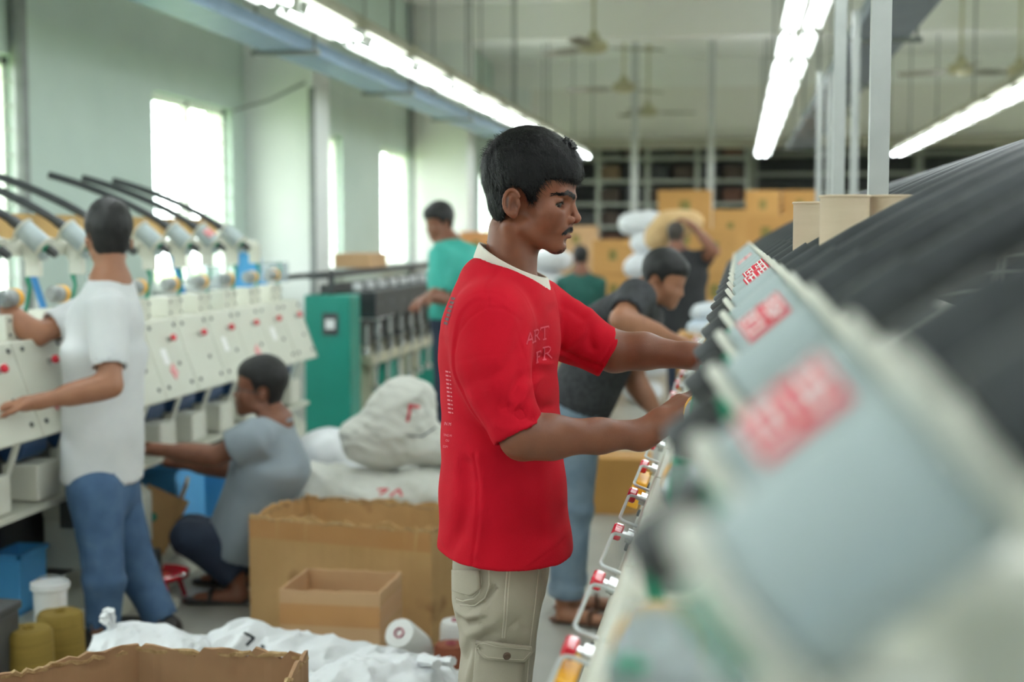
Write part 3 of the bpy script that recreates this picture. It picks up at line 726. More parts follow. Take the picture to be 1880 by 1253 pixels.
M_card2 = mat('pale_cardboard', (196, 156, 116), (206, 168, 126), 3.0, 0.75, 0.1, 60)
M_card3 = mat('brown_cardboard_inside', (160, 124, 92), (176, 140, 104), 5.0, 0.8, 0.2, 40, c3=(140, 104, 74))
M_edge = mat('torn_cardboard_edge', (196, 168, 124), (150, 118, 78), 40, 0.9, 0.6, 120)
M_tape = mat('tan_packing_tape', (190, 140, 88), (198, 148, 96), 6, 0.3)
M_sack = mat('woven_white_sack', (226, 226, 218), (234, 234, 227), 6, 0.6, 0.15, 180)
M_bag = mat('white_plastic_bag', (224, 226, 230), (232, 234, 237), 5, 0.4, 0.12, 30)
M_ink = mat('black_marker', (40, 44, 52), None, 5, 0.6)
M_rink = mat('red_marker', (208, 70, 84), (220, 90, 100), 30, 0.6)
def open_box(label, pts, z1, m, seed, amp=0.008, th=0.006, cat='box', tape=None, group=None):
    """pts: outline (xy), counter-clockwise; walls, bottom and torn top edges"""
    cx = sum(p[0] for p in pts) / len(pts); cy = sum(p[1] for p in pts) / len(pts)
    t = thing('cardboard_box', label, cat, (cx, cy, 0), 0, group)
    for i in range(len(pts)):
        a, b = pts[i], pts[(i + 1) % len(pts)]; e = Vector((b[0] - a[0], b[1] - a[1], 0)).normalized(); inn = Vector((-e.y, e.x, 0))
        if inn.dot(Vector((cx - a[0], cy - a[1], 0))) < 0: inn = -inn
        wv = torn_wall(a, b, 0.002, z1, th, amp, seed + i, inn).build('side_panel', m, t, world=True)
        rs = random.Random(seed + 50 + i); pl = [Vector((a[0], a[1], z1)) + (Vector((b[0], b[1], z1)) - Vector((a[0], a[1], z1))) * k / 24 + inn * th / 2 + Vector((0, 0, rs.uniform(-amp, amp * 0.6) - amp * 1.3)) for k in range(25)]
        if amp > 0.004:
            eb = MB(); eb.tube(pl, [0.004 + rs.random() * 0.004 for _ in pl], 5); eb.build('torn_edge', M_edge, wv)
        if tape and i in tape:
            q = MB(); out = -inn; a3 = Vector((a[0], a[1], 0)); b3 = Vector((b[0], b[1], 0)); zt = z1 * tape[i]
            q.add([a3 + out * 0.0015 + Vector((0, 0, zt - 0.035)), b3 + out * 0.0015 + Vector((0, 0, zt - 0.035)), b3 + out * 0.0015 + Vector((0, 0, zt + 0.035)), a3 + out * 0.0015 + Vector((0, 0, zt + 0.035))], [(0, 1, 2, 3)])
            o = q.build('tape', M_tape, wv); o.matrix_parent_inverse = Matrix.Identity(4)
    bt = MB(); bt.add([(p[0], p[1], 0.001) for p in pts] + [(p[0], p[1], 0.007) for p in pts], [tuple(range(len(pts))), tuple(range(len(pts), 2 * len(pts)))]); bt.build('bottom', m, t, world=True)
    return t
def quad_box(px_l, px_r, z_, depth, Y_l=None):
    a = PZ(*px_l, z_); b = PZ(*px_r, z_); e = (b - a); e[2] = 0; e /= np.linalg.norm(e); n_ = np.array([-e[1], e[0], 0])
    return [tuple(a[:2]), tuple(b[:2]), tuple((b + n_ * depth)[:2]), tuple((a + n_ * depth)[:2])]
# ------------------------------------------------------------------ boxes on the floor
bb = quad_box((460, 1152), (792, 1190), 0.0, 0.44)
open_box('large open cardboard box with ragged rim in front of the white sacks', bb, PY(478, 945, 5.05)[2], M_card, 11, 0.010, tape={0: 0.88})
mbx = quad_box((513, 1082), (697, 1090), 0.325, 0.29)
open_box('small open cardboard box with tape band leaning before the large box', mbx, 0.325, M_card2, 21, 0.002, tape={0: 0.75, 1: 0.75})
fb = [PZ(508, 1275, 0.56), PZ(566, 1199, 0.56), PZ(252, 1182, 0.56), PZ(-10, 1236, 0.56), (-1.72, 2.55, 0), (-1.05, 2.42, 0)]
open_box('brown cardboard box with frayed rim in the bottom left foreground', [tuple(p[:2]) for p in fb], 0.56, M_card3, 31, 0.007, 0.008)
def crate(name, label, c, d, rz, m, lid=True, cat='box', group=None, print_m=None):
    t = thing(name, label, cat, c, rz, group)
    mb = MB(); mb.box((0, 0, d[2] / 2), d, ch=0.006); mb.build('carton_body', m, t)
    mb = MB(); mb.box((0, 0, d[2] + 0.0008), (d[0] * 0.98, 0.05, 0.0016)); mb.build('tape', M_tape, t)
    return t
p = PZ(1103, 945, 0); crate('carton', 'closed brown carton on the floor behind the red shirt', (p[0] + 0.1, p[1] + 0.15, 0), (0.3, 0.3, 0.3), 0.0, mat('ochre_cardboard', (178, 130, 66), (190, 142, 76), 3, 0.75, 0.1, 60))
# ------------------------------------------------------------------ soft sacks
def blob(name, label, cat, prims, h, m, warp=(0.012, 14, 0.006, 40), seed=1, group=None, marks=None, flat=None, ties=None):
    pts = np.array([p[0] for p in prims]); rr = np.array([p[1] for p in prims]); lo = (pts - rr).min(0) - 0.05; hi = (pts + rr).max(0) + 0.05
    F = Field(lo, hi, h)
    for c, r in prims: F.ell(c, r, 0.05)
    F.warp(lambda X, Y, Z: warp[0] * snoise(X, Y, Z, warp[1], seed) + warp[2] * np.abs(snoise(X, Y, Z, warp[3], seed + 1)) + 0.45 * warp[2] * np.abs(snoise(X, Y, Z, warp[3] * 2.3, seed + 2)))
    if flat is not None: F.plane((0, 0, flat), (0, 0, -1), 0.02)
    V, Q = F.nets(); V = smooth_v(V, Q, 2)
    t = thing(name, label, cat, (float(pts[:, 0].mean()), float(pts[:, 1].mean()), float(V[:, 2].min())), 0, group)
    o = wobj('sack_body', np_mesh(name, V, Q, m), t)
    if marks:
        sf = Surf(V, Q)
        for lines, wd, mm in marks:
            mb = MB()
            for l in lines: ribbon(sf, l, wd, 0.002, mb, 3)
            if mb.v: mb.build('marking', mm, t, world=True)
    if ties:
        for tp in ties:
            mb = MB(); tp = [Vector(x) for x in tp]
            for k in range(7):
                j = Vector((random.uniform(-1, 1), random.uniform(-1, 1), random.uniform(0, 1))) * 0.03
                mb.tube([tp[0], tp[0] * 0.4 + tp[1] * 0.6 + j * 0.4, tp[1] + j], [0.02, 0.008, 0.012], 6)
            mb.build('tied_end', m, t, world=True)
    return t
P5 = lambda px, py, Y: PY(px, py, Y)
blob('sack', 'bulging white woven sack with red marks, on top of the other sack', 'sack',
     [(P5(728, 790, 6.0), (0.19, 0.16, 0.17)), (P5(745, 735, 6.0), (0.13, 0.13, 0.11)), (P5(690, 825, 6.0), (0.14, 0.14, 0.08)), (P5(790, 815, 6.0), (0.13, 0.13, 0.10)), (P5(660, 800, 5.95), (0.10, 0.1, 0.09))],
     0.008, M_sack, (0.014, 14, 0.024, 30), 3, marks=[([[(748, 775), (752, 755), (752, 742)], [(752, 745), (770, 748)]], 0.014, M_rink), ([[(748, 800), (775, 802), (800, 785)]], 0.006, M_ink)])
blob('sack', 'flat pale woven sack with red letters lying under the bulging sack', 'sack',
     [(P5(600, 900, 5.95), (0.16, 0.2, 0.12)), (P5(690, 910, 5.95), (0.2, 0.22, 0.11)), (P5(780, 905, 5.95), (0.16, 0.2, 0.12)), (P5(565, 872, 5.9), (0.07, 0.12, 0.06)), (P5(690, 960, 5.95), (0.3, 0.24, 0.22)), (P5(690, 1010, 5.95), (0.32, 0.24, 0.24))],
     0.010, M_sack, (0.012, 16, 0.026, 36), 8, flat=0.0, marks=[([[(693, 900), (712, 899), (697, 910)], [(716, 912), (732, 899), (738, 912)]], 0.012, M_rink)])
blob('sack', 'bright white plastic sheet bundle behind the squatting man', 'sack', [(P5(600, 830, 6.9), (0.16, 0.25, 0.13)), (P5(620, 900, 6.9), (0.22, 0.25, 0.2)), (P5(620, 960, 6.9), (0.26, 0.28, 0.26))], 0.018, M_bag, (0.012, 14, 0.012, 40), 5, flat=0.0)
# foreground white plastic bags
def bag(lab, tops, Y, seed, marks=None, ties=None, r=(0.16, 0.2, 0.13)):
    pr = []
    for (px, py, k) in tops:
        c = PY(px, py, Y); c = c - np.array([0, 0, r[2] * k * 0.98]); pr.append((c, (r[0] * k, r[1] * k, r[2] * k)))
        if c[2] > 0.16: pr.append((np.array([c[0], c[1], c[2] * 0.45]), (r[0] * k * 1.05, r[1] * k * 1.05, c[2] * 0.5)))
    return blob('plastic_bag', lab, 'bag', pr, 0.008, M_bag, (0.012, 14, 0.030, 48), seed, 'white plastic bags in the foreground', marks, 0.0, ties)
bag('white plastic bag with a tied tuft behind the brown foreground box', [(215, 1148, 0.55), (265, 1152, 0.75), (330, 1164, 0.8)], 3.85, 4, ties=[(PY(210, 1162, 3.85), PY(203, 1138, 3.82))])
bag('white plastic bag with a black marker stroke, middle of the foreground bags', [(455, 1138, 0.42), (425, 1152, 0.55), (505, 1156, 0.65), (560, 1168, 0.8), (620, 1178, 0.9), (690, 1182, 0.8)], 3.95, 6, marks=[([[(448, 1163), (466, 1172), (452, 1186)], [(480, 1186), (486, 1190)]], 0.009, M_ink)])
bag('crumpled white plastic bag with twisted corner beside the khaki trousers', [(690, 1208, 1.0), (760, 1212, 0.9), (630, 1215, 0.9)], 3.6, 9, ties=[(PY(775, 1212, 3.6), PY(822, 1222, 3.55))])
bag('low white plastic bag under the tilted white cone', [(745, 1207, 0.62)], 4.36, 15)
bag('small white plastic bag on the floor left of the khaki trousers', [(825, 1232, 0.7)], 3.9, 12)
# ------------------------------------------------------------------ yarn cones
M_wy = mat('white_yarn', (236, 236, 234), (242, 242, 240), 4, 0.8, 0.25, 30, stretch=(1, 1, 20))
M_oy = mat('olive_yarn', (128, 104, 38), (140, 116, 46), 4, 0.8, 0.25, 30, stretch=(1, 1, 20))
M_by = mat('rust_brown_yarn', (128, 66, 42), (140, 76, 50), 4, 0.8, 0.25, 30, stretch=(1, 1, 20))
M_pink = mat('maroon_cone_core', (150, 62, 80), (165, 80, 96), 4, 0.6)
def cone_obj(label, loc, r, hgt, m, d=(0, 0, 1), core=None, group=None):
    t = thing('yarn_cone', label, 'yarn cone', loc, 0, group); R = z_to(d)
    mb = MB(); mb.lathe([(r * 0.93, 0), (r, 0.012), (r * 0.9, hgt - 0.012), (r * 0.8, hgt), (0.02, hgt)], R=R, n=30); mb.build('yarn', m, t)
    mb = MB(); mb.lathe([(0.017, hgt - 0.01), (0.017, hgt + 0.005), (0.012, hgt + 0.005), (0.011, hgt - 0.01), (0.0, hgt - 0.01)], R=R, n=16); mb.build('core', core or M_pink, t); return t
for px, py, lab in ((52, 1143, 'olive yarn cone standing nearest the dark bin at the left edge'), (110, 1113, 'olive yarn cone standing by the blue jeans')):
    q = PZ(px, py + 8, 0.26); cone_obj(lab, (q[0], q[1], 0), 0.082, 0.255, M_oy, core=M_oy, group='olive yarn cones')
q = PY(733, 1163, 4.30); dd = np.array([-0.16, -0.80, 0.56]); dd /= np.linalg.norm(dd)
cone_obj('white yarn cone lying tilted with its maroon core facing the viewer', tuple(q - dd * 0.16), 0.058, 0.16, M_wy, tuple(dd))
q = PZ(828, 1180, 0.17); cone_obj('rust brown yarn cone standing on the floor beside the khaki trousers', (q[0], q[1], 0), 0.062, 0.165, M_by)
q = PZ(838, 1140, 0.2); cone_obj('white yarn cone half hidden behind the khaki trousers', (q[0], q[1], 0), 0.06, 0.2, M_wy)
# ------------------------------------------------------------------ clutter beside the left machine
M_bp = mat('bright_blue_plastic', (84, 172, 238), (96, 182, 242), 4, 0.4)
M_wp = mat('white_paper', (232, 234, 236), (240, 240, 240), 4, 0.6)
def open_crate(label, c, d, rz, m, name='storage_crate', tilt=0.0):
    t = thing(name, label, 'crate', c, rz); t.rotation_euler = (tilt, 0, rz); w_, l_, h_ = d; th = 0.012
    mb = MB(); mb.box((0, 0, th / 2), (w_, l_, th)); mb.build('bottom', m, t)
    for s in (-1, 1):
        mb = MB(); mb.box((s * (w_ - th) / 2, 0, h_ / 2), (th, l_, h_), ch=0.003); mb.build('side_panel', m, t)
        mb = MB(); mb.box((0, s * (l_ - th) / 2, h_ / 2), (w_ - 2 * th, th, h_), ch=0.003); mb.build('side_panel', m, t)
    for s in (-1, 1):
        mb = MB(); mb.box((s * w_ / 2, 0, h_ - 0.01), (0.02, l_ + 0.02, 0.02), ch=0.004); mb.build('rim', m, t)
        mb = MB(); mb.box((0, s * l_ / 2, h_ - 0.01), (w_ + 0.02, 0.02, 0.02), ch=0.004); mb.build('rim', m, t)
    return t
q = PZ(30, 1140, 0.0); open_crate('upright bright blue crate at the left edge behind the olive cones', (PY(34, 1090, 4.75)[0], 4.75, 0.12), (0.12, 0.2, 0.22), 0.0, M_bp)
open_crate('bright blue bin nearest the squatting man\'s outstretched hand', (PY(312, 920, 6.02)[0], 6.02, 0.12), (0.2, 0.34, 0.34), 0.0, M_bp)
open_crate('bright blue bin beside the grey shirt, farther along the left machine', (PY(402, 900, 6.48)[0], 6.48, 0.12), (0.2, 0.3, 0.30), 0.0, M_bp)
def bucket(label, c, r, h_, m):
    t = thing('bucket', label, 'bucket', c)
    mb = MB(); mb.lathe([(r * 0.85, 0), (r * 0.88, 0.005), (r, h_), (r + 0.008, h_), (r + 0.008, h_ - 0.02), (r + 0.002, h_ - 0.02)], n=24); mb.lathe([(0.0, 0.01), (r * 0.82, 0.01), (r * 0.97, h_ - 0.004)], n=24); mb.build('bucket_body', m, t)
    mb = MB(); mb.tube([(math.cos(a) * (r + 0.006), 0.02, h_ - 0.01 + math.sin(a) * r * 0.5) for a in [math.pi * k / 12 for k in range(13)]], 0.003, 6); mb.build('bail', M_grey, t)
q = PZ(92, 1160, 0.0); bucket('white plastic bucket between the blue crate and the blue jeans', (PY(92, 1090, 4.34)[0], 4.34, 0), 0.055, 0.33, M_wp)
q = PZ(0, 1253, 0.0); t = thing('waste_bin', 'dark grey bin cut off by the left picture edge', 'bin', (PY(-34, 1100, 3.95)[0], 3.95, 0))
mb = MB(); mb.box((0, 0, 0.16), (0.13, 0.22, 0.32), ch=0.01); mb.build('bin_body', M_dark, t); mb = MB(); mb.box((0, 0, 0.33), (0.14, 0.24, 0.03), ch=0.008); mb.build('lid', M_dark, t)
# folded carton leaning by the crates
t = thing('folded_carton', 'opened brown carton tilted against the blue bin', 'box', (PY(285, 990, 5.66)[0], 5.66, 0.12), 0.35)
mb = MB(); mb.box((0, 0.02, 0.14), (0.19, 0.012, 0.26), R=rotx(-0.2) @ roty(0.45)); mb.build('side_panel', M_card, t)
mb = MB(); mb.box((0.10, 0.1, 0.2), (0.012, 0.2, 0.2), R=roty(0.35)); mb.build('side_panel', M_card, t)
mb = MB(); mb.box((-0.05, 0.12, 0.06), (0.22, 0.2, 0.012), R=roty(0.3)); mb.build('flap', M_card, t)
mb = MB(); mb.lathe([(0.0, 0), (0.02, 0), (0.02, 0.001)], c=(-0.01, 0.0, 0.16), R=rotx(math.pi / 2 - 0.2), n=16); mb.build('print_mark', M_green, t)
# red round stand with a black handle
q = PZ(305, 1100, 0.0); t = thing('round_stand', 'low round red stand with an upright black handle beside the blue jeans', 'stand', (q[0] - 0.03, q[1] - 0.02, 0))
mb = MB(); mb.lathe([(0.0, 0.09), (0.115, 0.09), (0.13, 0.10), (0.132, 0.115), (0.125, 0.118), (0.11, 0.104), (0.0, 0.104)], n=36); mb.build('tray', M_red, t)
mb = MB(); mb.lathe([(0.02, 0.104), (0.02, 0.20), (0.016, 0.21), (0.0, 0.21)], n=14); mb.build('handle', M_dark, t)
for k in range(4):
    a = math.pi / 4 + k * math.pi / 2; mb = MB(); mb.tube([(0.09 * math.cos(a), 0.09 * math.sin(a), 0.095), (0.12 * math.cos(a), 0.12 * math.sin(a), 0.0)], 0.01, 8); mb.build('leg', M_red, t)
t = thing('wooden_plank', 'short pale plank on the floor under the red stand', 'plank', (q[0] - 0.02, q[1] - 0.16, 0), 0.5); mb = MB(); mb.box((0, 0, 0.02), (0.26, 0.07, 0.04), ch=0.004); mb.build('board', M_panel, t); mb = MB(); mb.box((-0.131, 0, 0.02), (0.004, 0.07, 0.04)); mb.build('painted_end', M_red, t)
# ------------------------------------------------------------------ teal machine in the middle distance
M_teal = mat('teal_enamel', (24, 132, 116), (32, 142, 126), 3, 0.4)
M_brass = mat('dull_cream_casting', (176, 172, 148), (190, 186, 162), 9, 0.5)
yg = 8.55
g = thing('twisting_machine', 'long teal machine with black rail and rows of steel spindles', 'machine', (-2.5, yg, 0))
def gp(name, mb, m, par=None): return mb.build(name, m, par or g)
mb = MB(); mb.box((-0.02, 0.12, 0.55), (0.30, 0.24, 1.10), ch=0.012); cab = gp('cabinet', mb, M_teal)
mb = MB(); mb.box((0.0, -0.002, 0.92), (0.10, 0.006, 0.14)); gp('control_plate', mb, M_dark, cab)
mb = MB(); mb.box((0.0, -0.006, 0.92), (0.06, 0.004, 0.06)); gp('display', mb, M_wp, cab)
mb = MB(); mb.lathe([(0.03, 0), (0.02, 0.02), (0, 0.02)], c=(0.1, -0.001, 0.28), R=rotx(math.pi / 2), n=14); gp('cabinet_knob', mb, M_wp, cab)
LG = 5.0
mb = MB(); mb.box((-0.1, LG / 2, 1.22), (0.10, LG, 0.04)); gp('top_rail', mb, M_dark)
mb = MB(); mb.box((-0.28, LG / 2 - 0.1, 1.21), (0.06, LG, 0.03)); gp('top_rail', mb, M_dark)
mb = MB(); mb.box((0.04, LG / 2 + 0.24, 1.02), (0.30, LG - 0.3, 0.17)); gp('black_cover', mb, M_black)
mb = MB(); mb.box((0.02, LG / 2 + 0.24, 0.66), (0.30, LG - 0.3, 0.07), ch=0.01); gp('spindle_bed', mb, M_brass)
mb = MB(); mb.box((-0.16, LG / 2 + 0.24, 0.9), (0.04, LG - 0.3, 0.5)); gp('back_sheet', mb, M_dark)
mb = MB(); mb.box((0.08, 0.75, 0.94), (0.16, 0.5, 0.05), ch=0.006); gp('tray', mb, M_wp)
sh = {}
def shared(key, mb, m): sh[key] = mb.mesh(key, m)
mb = MB(); mb.lathe([(0.028, 0), (0.03, 0.03), (0.012, 0.05), (0.012, 0.2), (0.0, 0.21)], n=12); shared('spindle', mb, M_chrome)
mb = MB(); mb.tube([(0, 0, 0), (0.02, 0, 0.22)], 0.014, 8); shared('arm', mb, M_grey)
mb = MB(); mb.box((0, 0, 0), (0.05, 0.06, 0.05), ch=0.006); shared('guide', mb, M_wp)
mb = MB(); mb.box((0, 0, 0.3), (0.1, 0.07, 0.6)); shared('leg', mb, M_brass)
for k in range(14):
    y = 0.42 + k * 0.32
    o = add_obj('spindle', sh['spindle'], g, (0.12, y, 0.69)); o = add_obj('yarn_arm', sh['arm'], g, (0.16, y + 0.1, 0.82)); o = add_obj('guide', sh['guide'], g, (0.06, y, 1.14)); o = add_obj('yarn_arm', sh['arm'], g, (0.16, y + 0.1, 0.60)); o = add_obj('spindle', sh['spindle'], g, (0.14, y + 0.16, 0.44))
for k in range(4): add_obj('leg', sh['leg'], g, (0.06, 0.6 + k * 1.3, 0.02))
for k in range(2): mb = MB(); mb.box((0.0, 1.2 + k * 1.5, 0.3), (0.24, 0.24, 0.6), ch=0.01); gp('lower_cabinet', mb, M_teal)
mb = MB(); mb.lathe([(0.02, 0), (0.02, 0.12), (0.012, 0.16), (0, 0.16)], c=(-0.02, 0.1, 1.10), n=10); gp('switch_knob', mb, M_dark, cab)
q = PX_(663, 500, -2.68); t = crate('carton', 'low tan carton resting on the black rails of the teal machine', (-2.68, q[1], 1.242), (0.26, 0.5, 0.10), 0.0, M_card2)
# ------------------------------------------------------------------ far end: shelving, cartons, sacks
M_rack = mat('grey_rack_steel', (166, 168, 160), (176, 178, 170), 5, 0.5)
M_good = mat('dark_goods', (62, 54, 50), (86, 74, 66), 3, 0.8)
M_ply = mat('ochre_carton', (190, 142, 80), (202, 154, 92), 1.5, 0.75)
def rack(label, x0, x1, y, n_s, dz, zb, bays):
    t = thing('shelving_rack', label, 'shelf', ((x0 + x1) / 2, y, 0)); W = x1 - x0
    for k in range(n_s): mb = MB(); mb.box((0, 0, zb + k * dz), (W, 0.7, 0.05)); mb.build('shelf_board', M_rack, t)
    for k in range(bays + 1):
        for s in (-1, 1): mb = MB(); mb.box((-W / 2 + W * k / bays, s * 0.34, (zb + n_s * dz) / 2), (0.07, 0.06, zb + n_s * dz)); mb.build('upright', M_rack, t)
    mb = MB(); mb.box((0, 0.36, (zb + n_s * dz) / 2), (W, 0.02, zb + n_s * dz)); mb.build('back_sheet', M_dark, t); return t
rack('tall grey shelving rack full of dark goods behind the red shirt man', -3.3, 0.15, 25.4, 7, 0.40, 0.4, 4)
rs = random.Random(5); gm = [mat('goods_%d' % i, c, None, 3, 0.8) for i, c in enumerate(((70, 58, 52), (96, 64, 52), (60, 60, 62), (112, 92, 72)))]
for k in range(7):
    for b in range(8):
        if rs.random() < 0.2: continue
        x = -3.1 + b * 0.43; mb = MB(); mb.box((0, 0, 0), (0.34, 0.5, 0.24), ch=0.015); o = mb.build('goods_bundle', gm[rs.randrange(4)]); o.location = (x, 25.35, 0.4 + k * 0.40 + 0.15)
        tag(o, 'dark goods bundle on shelf %s from the floor, bay %s from the left, grey rack' % (ORD[k], ORD[b]), 'bundle', 'bundles on the shelving rack')
rack('long grey shelving rack at the far right behind the carton stacks', 0.3, 7.5, 26.5, 8, 0.36, 0.4, 5)
def stack(label, px, pyt, pyb_z, Y, n_c, w_, group, m=M_ply, d=0.4, rz=0.0):
    top = PY(px, pyt, Y); h_ = top[2] / n_c
    for k in range(n_c):
        t = crate('carton', label + (', topmost box' if k == n_c - 1 else ', bottom box' if k == 0 else ', %s box from the top' % ORD[n_c - 1 - k]), (top[0], Y, k * h_), (w_, d, h_ - 0.003), rz + random.uniform(-0.04, 0.04), m, group=group)
        mb = MB(); mb.box((0, -d / 2 - 0.001, h_ * 0.55), (w_ * 0.2, 0.002, h_ * 0.3)); mb.build('print_mark', mat('carton_print', (150, 120, 60), (110, 130, 80), 3, 0.8), t)
stack('ochre carton in the tall stack right of the white sacks', 1258, 350, 0, 17.0, 5, 0.62, 'cartons in the tall stack')
stack('ochre carton in the stack nearest the far machine end', 1340, 385, 0, 14.5, 4, 0.34, 'cartons in the stack by the machine')
stack('ochre carton in the wide back stack', 1400, 350, 0, 19.0, 5, 0.44, 'cartons in the wide back stack')
stack('ochre carton in the back stack behind the hoses', 1466, 350, 0, 19.2, 5, 0.44, 'cartons behind the hoses')
stack('ochre carton in the mid stack between two taller ones', 1405, 395, 0, 15.5, 4, 0.5, 'cartons in the mid stack')
stack('ochre carton in the stack behind the green shirt', 1128, 440, 0, 15.0, 4, 0.42, 'cartons in the short stack')
stack('ochre carton in the low stack right of the raised arm', 1312, 420, 0, 13.0, 4, 0.4, 'cartons in the low stack')
stack('tan carton in the far stack beside the shelving', 1060, 415, 0, 19.5, 4, 0.55, 'cartons in the stack by the shelving', M_card2)
stack('orange carton in the stack at the far left column', 880, 425, 0, 17.0, 4, 0.4, 'orange cartons', mat('orange_carton', (214, 150, 96), (222, 160, 106), 2, 0.7))
def sack_heap(label, spots, Y, r, seed, m=M_bag, group=None):
    order = sorted(range(len(spots)), key=lambda q: -spots[q][1])
    for k, (px, py) in enumerate(spots):
        c = PY(px + random.uniform(-9, 9), py, Y + 0.02 * k); r_ = r; r = r * random.uniform(0.9, 1.15)
        blob('sack', label + ', %s from the floor' % ORD[order.index(k)], 'sack', [(c, (r, r * 0.9, r * 0.62)), (c + np.array([r * 0.55, 0.02, 0.02 * math.sin(k)]), (r * 0.55, r * 0.7, r * 0.5)), (c + np.array([-r * 0.55, 0.0, -0.01]), (r * 0.55, r * 0.7, r * 0.5))], 0.018, m, (0.022, 14, 0.022, 34), seed + k, group); r = r_
sack_heap('white woven sack in the heap behind the man with raised arm', [(1186, 718), (1192, 672), (1186, 631), (1188, 586), (1190, 540), (1184, 490), (1192, 445), (1178, 410)], 12.4, 0.19, 60, group='white sacks in the tall heap')
sack_heap('white woven sack in the low heap beyond the seated person', [(1008, 620), (1012, 570), (1008, 520), (1012, 478), (1010, 664), (1012, 694)], 14.0, 0.2, 70, group='white sacks in the low heap')
_q = PY(1297, 700, 8.6)
for _k in range(2): crate('carton', '%s ochre carton under the pale blue sacks' % ('lower', 'upper')[_k], (_q[0], 8.6, _k * 0.446), (0.34, 0.36, 0.444), 0.0, M_ply, group='cartons under the pale blue sacks')
sack_heap('pale blue sack in the pair right of the leaning man', [(1298, 604), (1296, 574)], 8.6, 0.11, 80, mat('pale_blue_bag', (190, 212, 230), (236, 240, 244), 7, 0.5), 'pale blue sacks')
# tall cross members at the far end
M_beamb = mat('far_cross_member', (150, 146, 130), (160, 156, 140), 2, 0.6)
mb = MB(); mb.box((2.2, 24.3, 3.0), (10.6, 0.12, 0.18)); o = mb.build('cross_beam', M_beamb); tag(o, 'long pale beam spanning the far end above the shelving', 'beam')
for i, px in enumerate((1165, 1305)):
    c = PY(px, 300, 21.8); mb = MB(); mb.box((c[0], 21.8, ZC / 2), (0.10, 0.10, ZC)); tag(mb.build('support_post', M_post), 'pale post in front of the %s' % ('grey shelving rack' if i == 0 else 'tall ochre carton stack'), 'post')
# ------------------------------------------------------------------ people: bodies and clothes as smooth solids
def _cyl(s, a, b, ra, rb, k=0.01, op='u', rnd=0.004, side=None, sx=1.0):
    """flat-ended cone"""
    a = np.array(a, float); b = np.array(b, float); m = max(ra, rb) * max(1.0, sx)
    q = s._sub(np.minimum(a, b) - m, np.maximum(a, b) + m, k + 3 * s.h)
    if q is None: return s
    sl, P = q; ab = b - a; L = float(np.linalg.norm(ab)); u = ab / L
    pa = [P[i] - np.float32(a[i]) for i in range(3)]
    ax = pa[0] * u[0] + pa[1] * u[1] + pa[2] * u[2]; q = [pa[i] - ax * np.float32(u[i]) for i in range(3)]
    if side is not None and sx != 1.0:
        v = np.array(side, float); v /= np.linalg.norm(v); du = q[0] * v[0] + q[1] * v[1] + q[2] * v[2]; cf = np.float32(1 / sx - 1)
        q = [q[i] + du * cf * np.float32(v[i]) for i in range(3)]
    t = np.clip(ax / L, 0, 1); rad = np.sqrt(q[0] ** 2 + q[1] ** 2 + q[2] ** 2) - (ra + (rb - ra) * t) + rnd
    axd = np.abs(ax - L / 2) - L / 2 + rnd
    d = np.minimum(np.maximum(rad, axd), 0) + np.sqrt(np.maximum(rad, 0) ** 2 + np.maximum(axd, 0) ** 2) - rnd
    s._op(sl, d.astype(np.float32), k, op); return s
Field.cyl = _cyl
def unit(v): v = np.array(v, float); return v / np.linalg.norm(v)
def head_frame(face, up=(0, 0, 1), bake=9.0):
    f = unit(face); l = unit(np.cross(np.array(up, float), f)); u = np.cross(f, l); a = math.radians(bake)
    x = f * math.cos(a) + u * math.sin(a); z = np.cross(x, l)
    return np.stack([x, l, z], 1)
mm = 0.00102
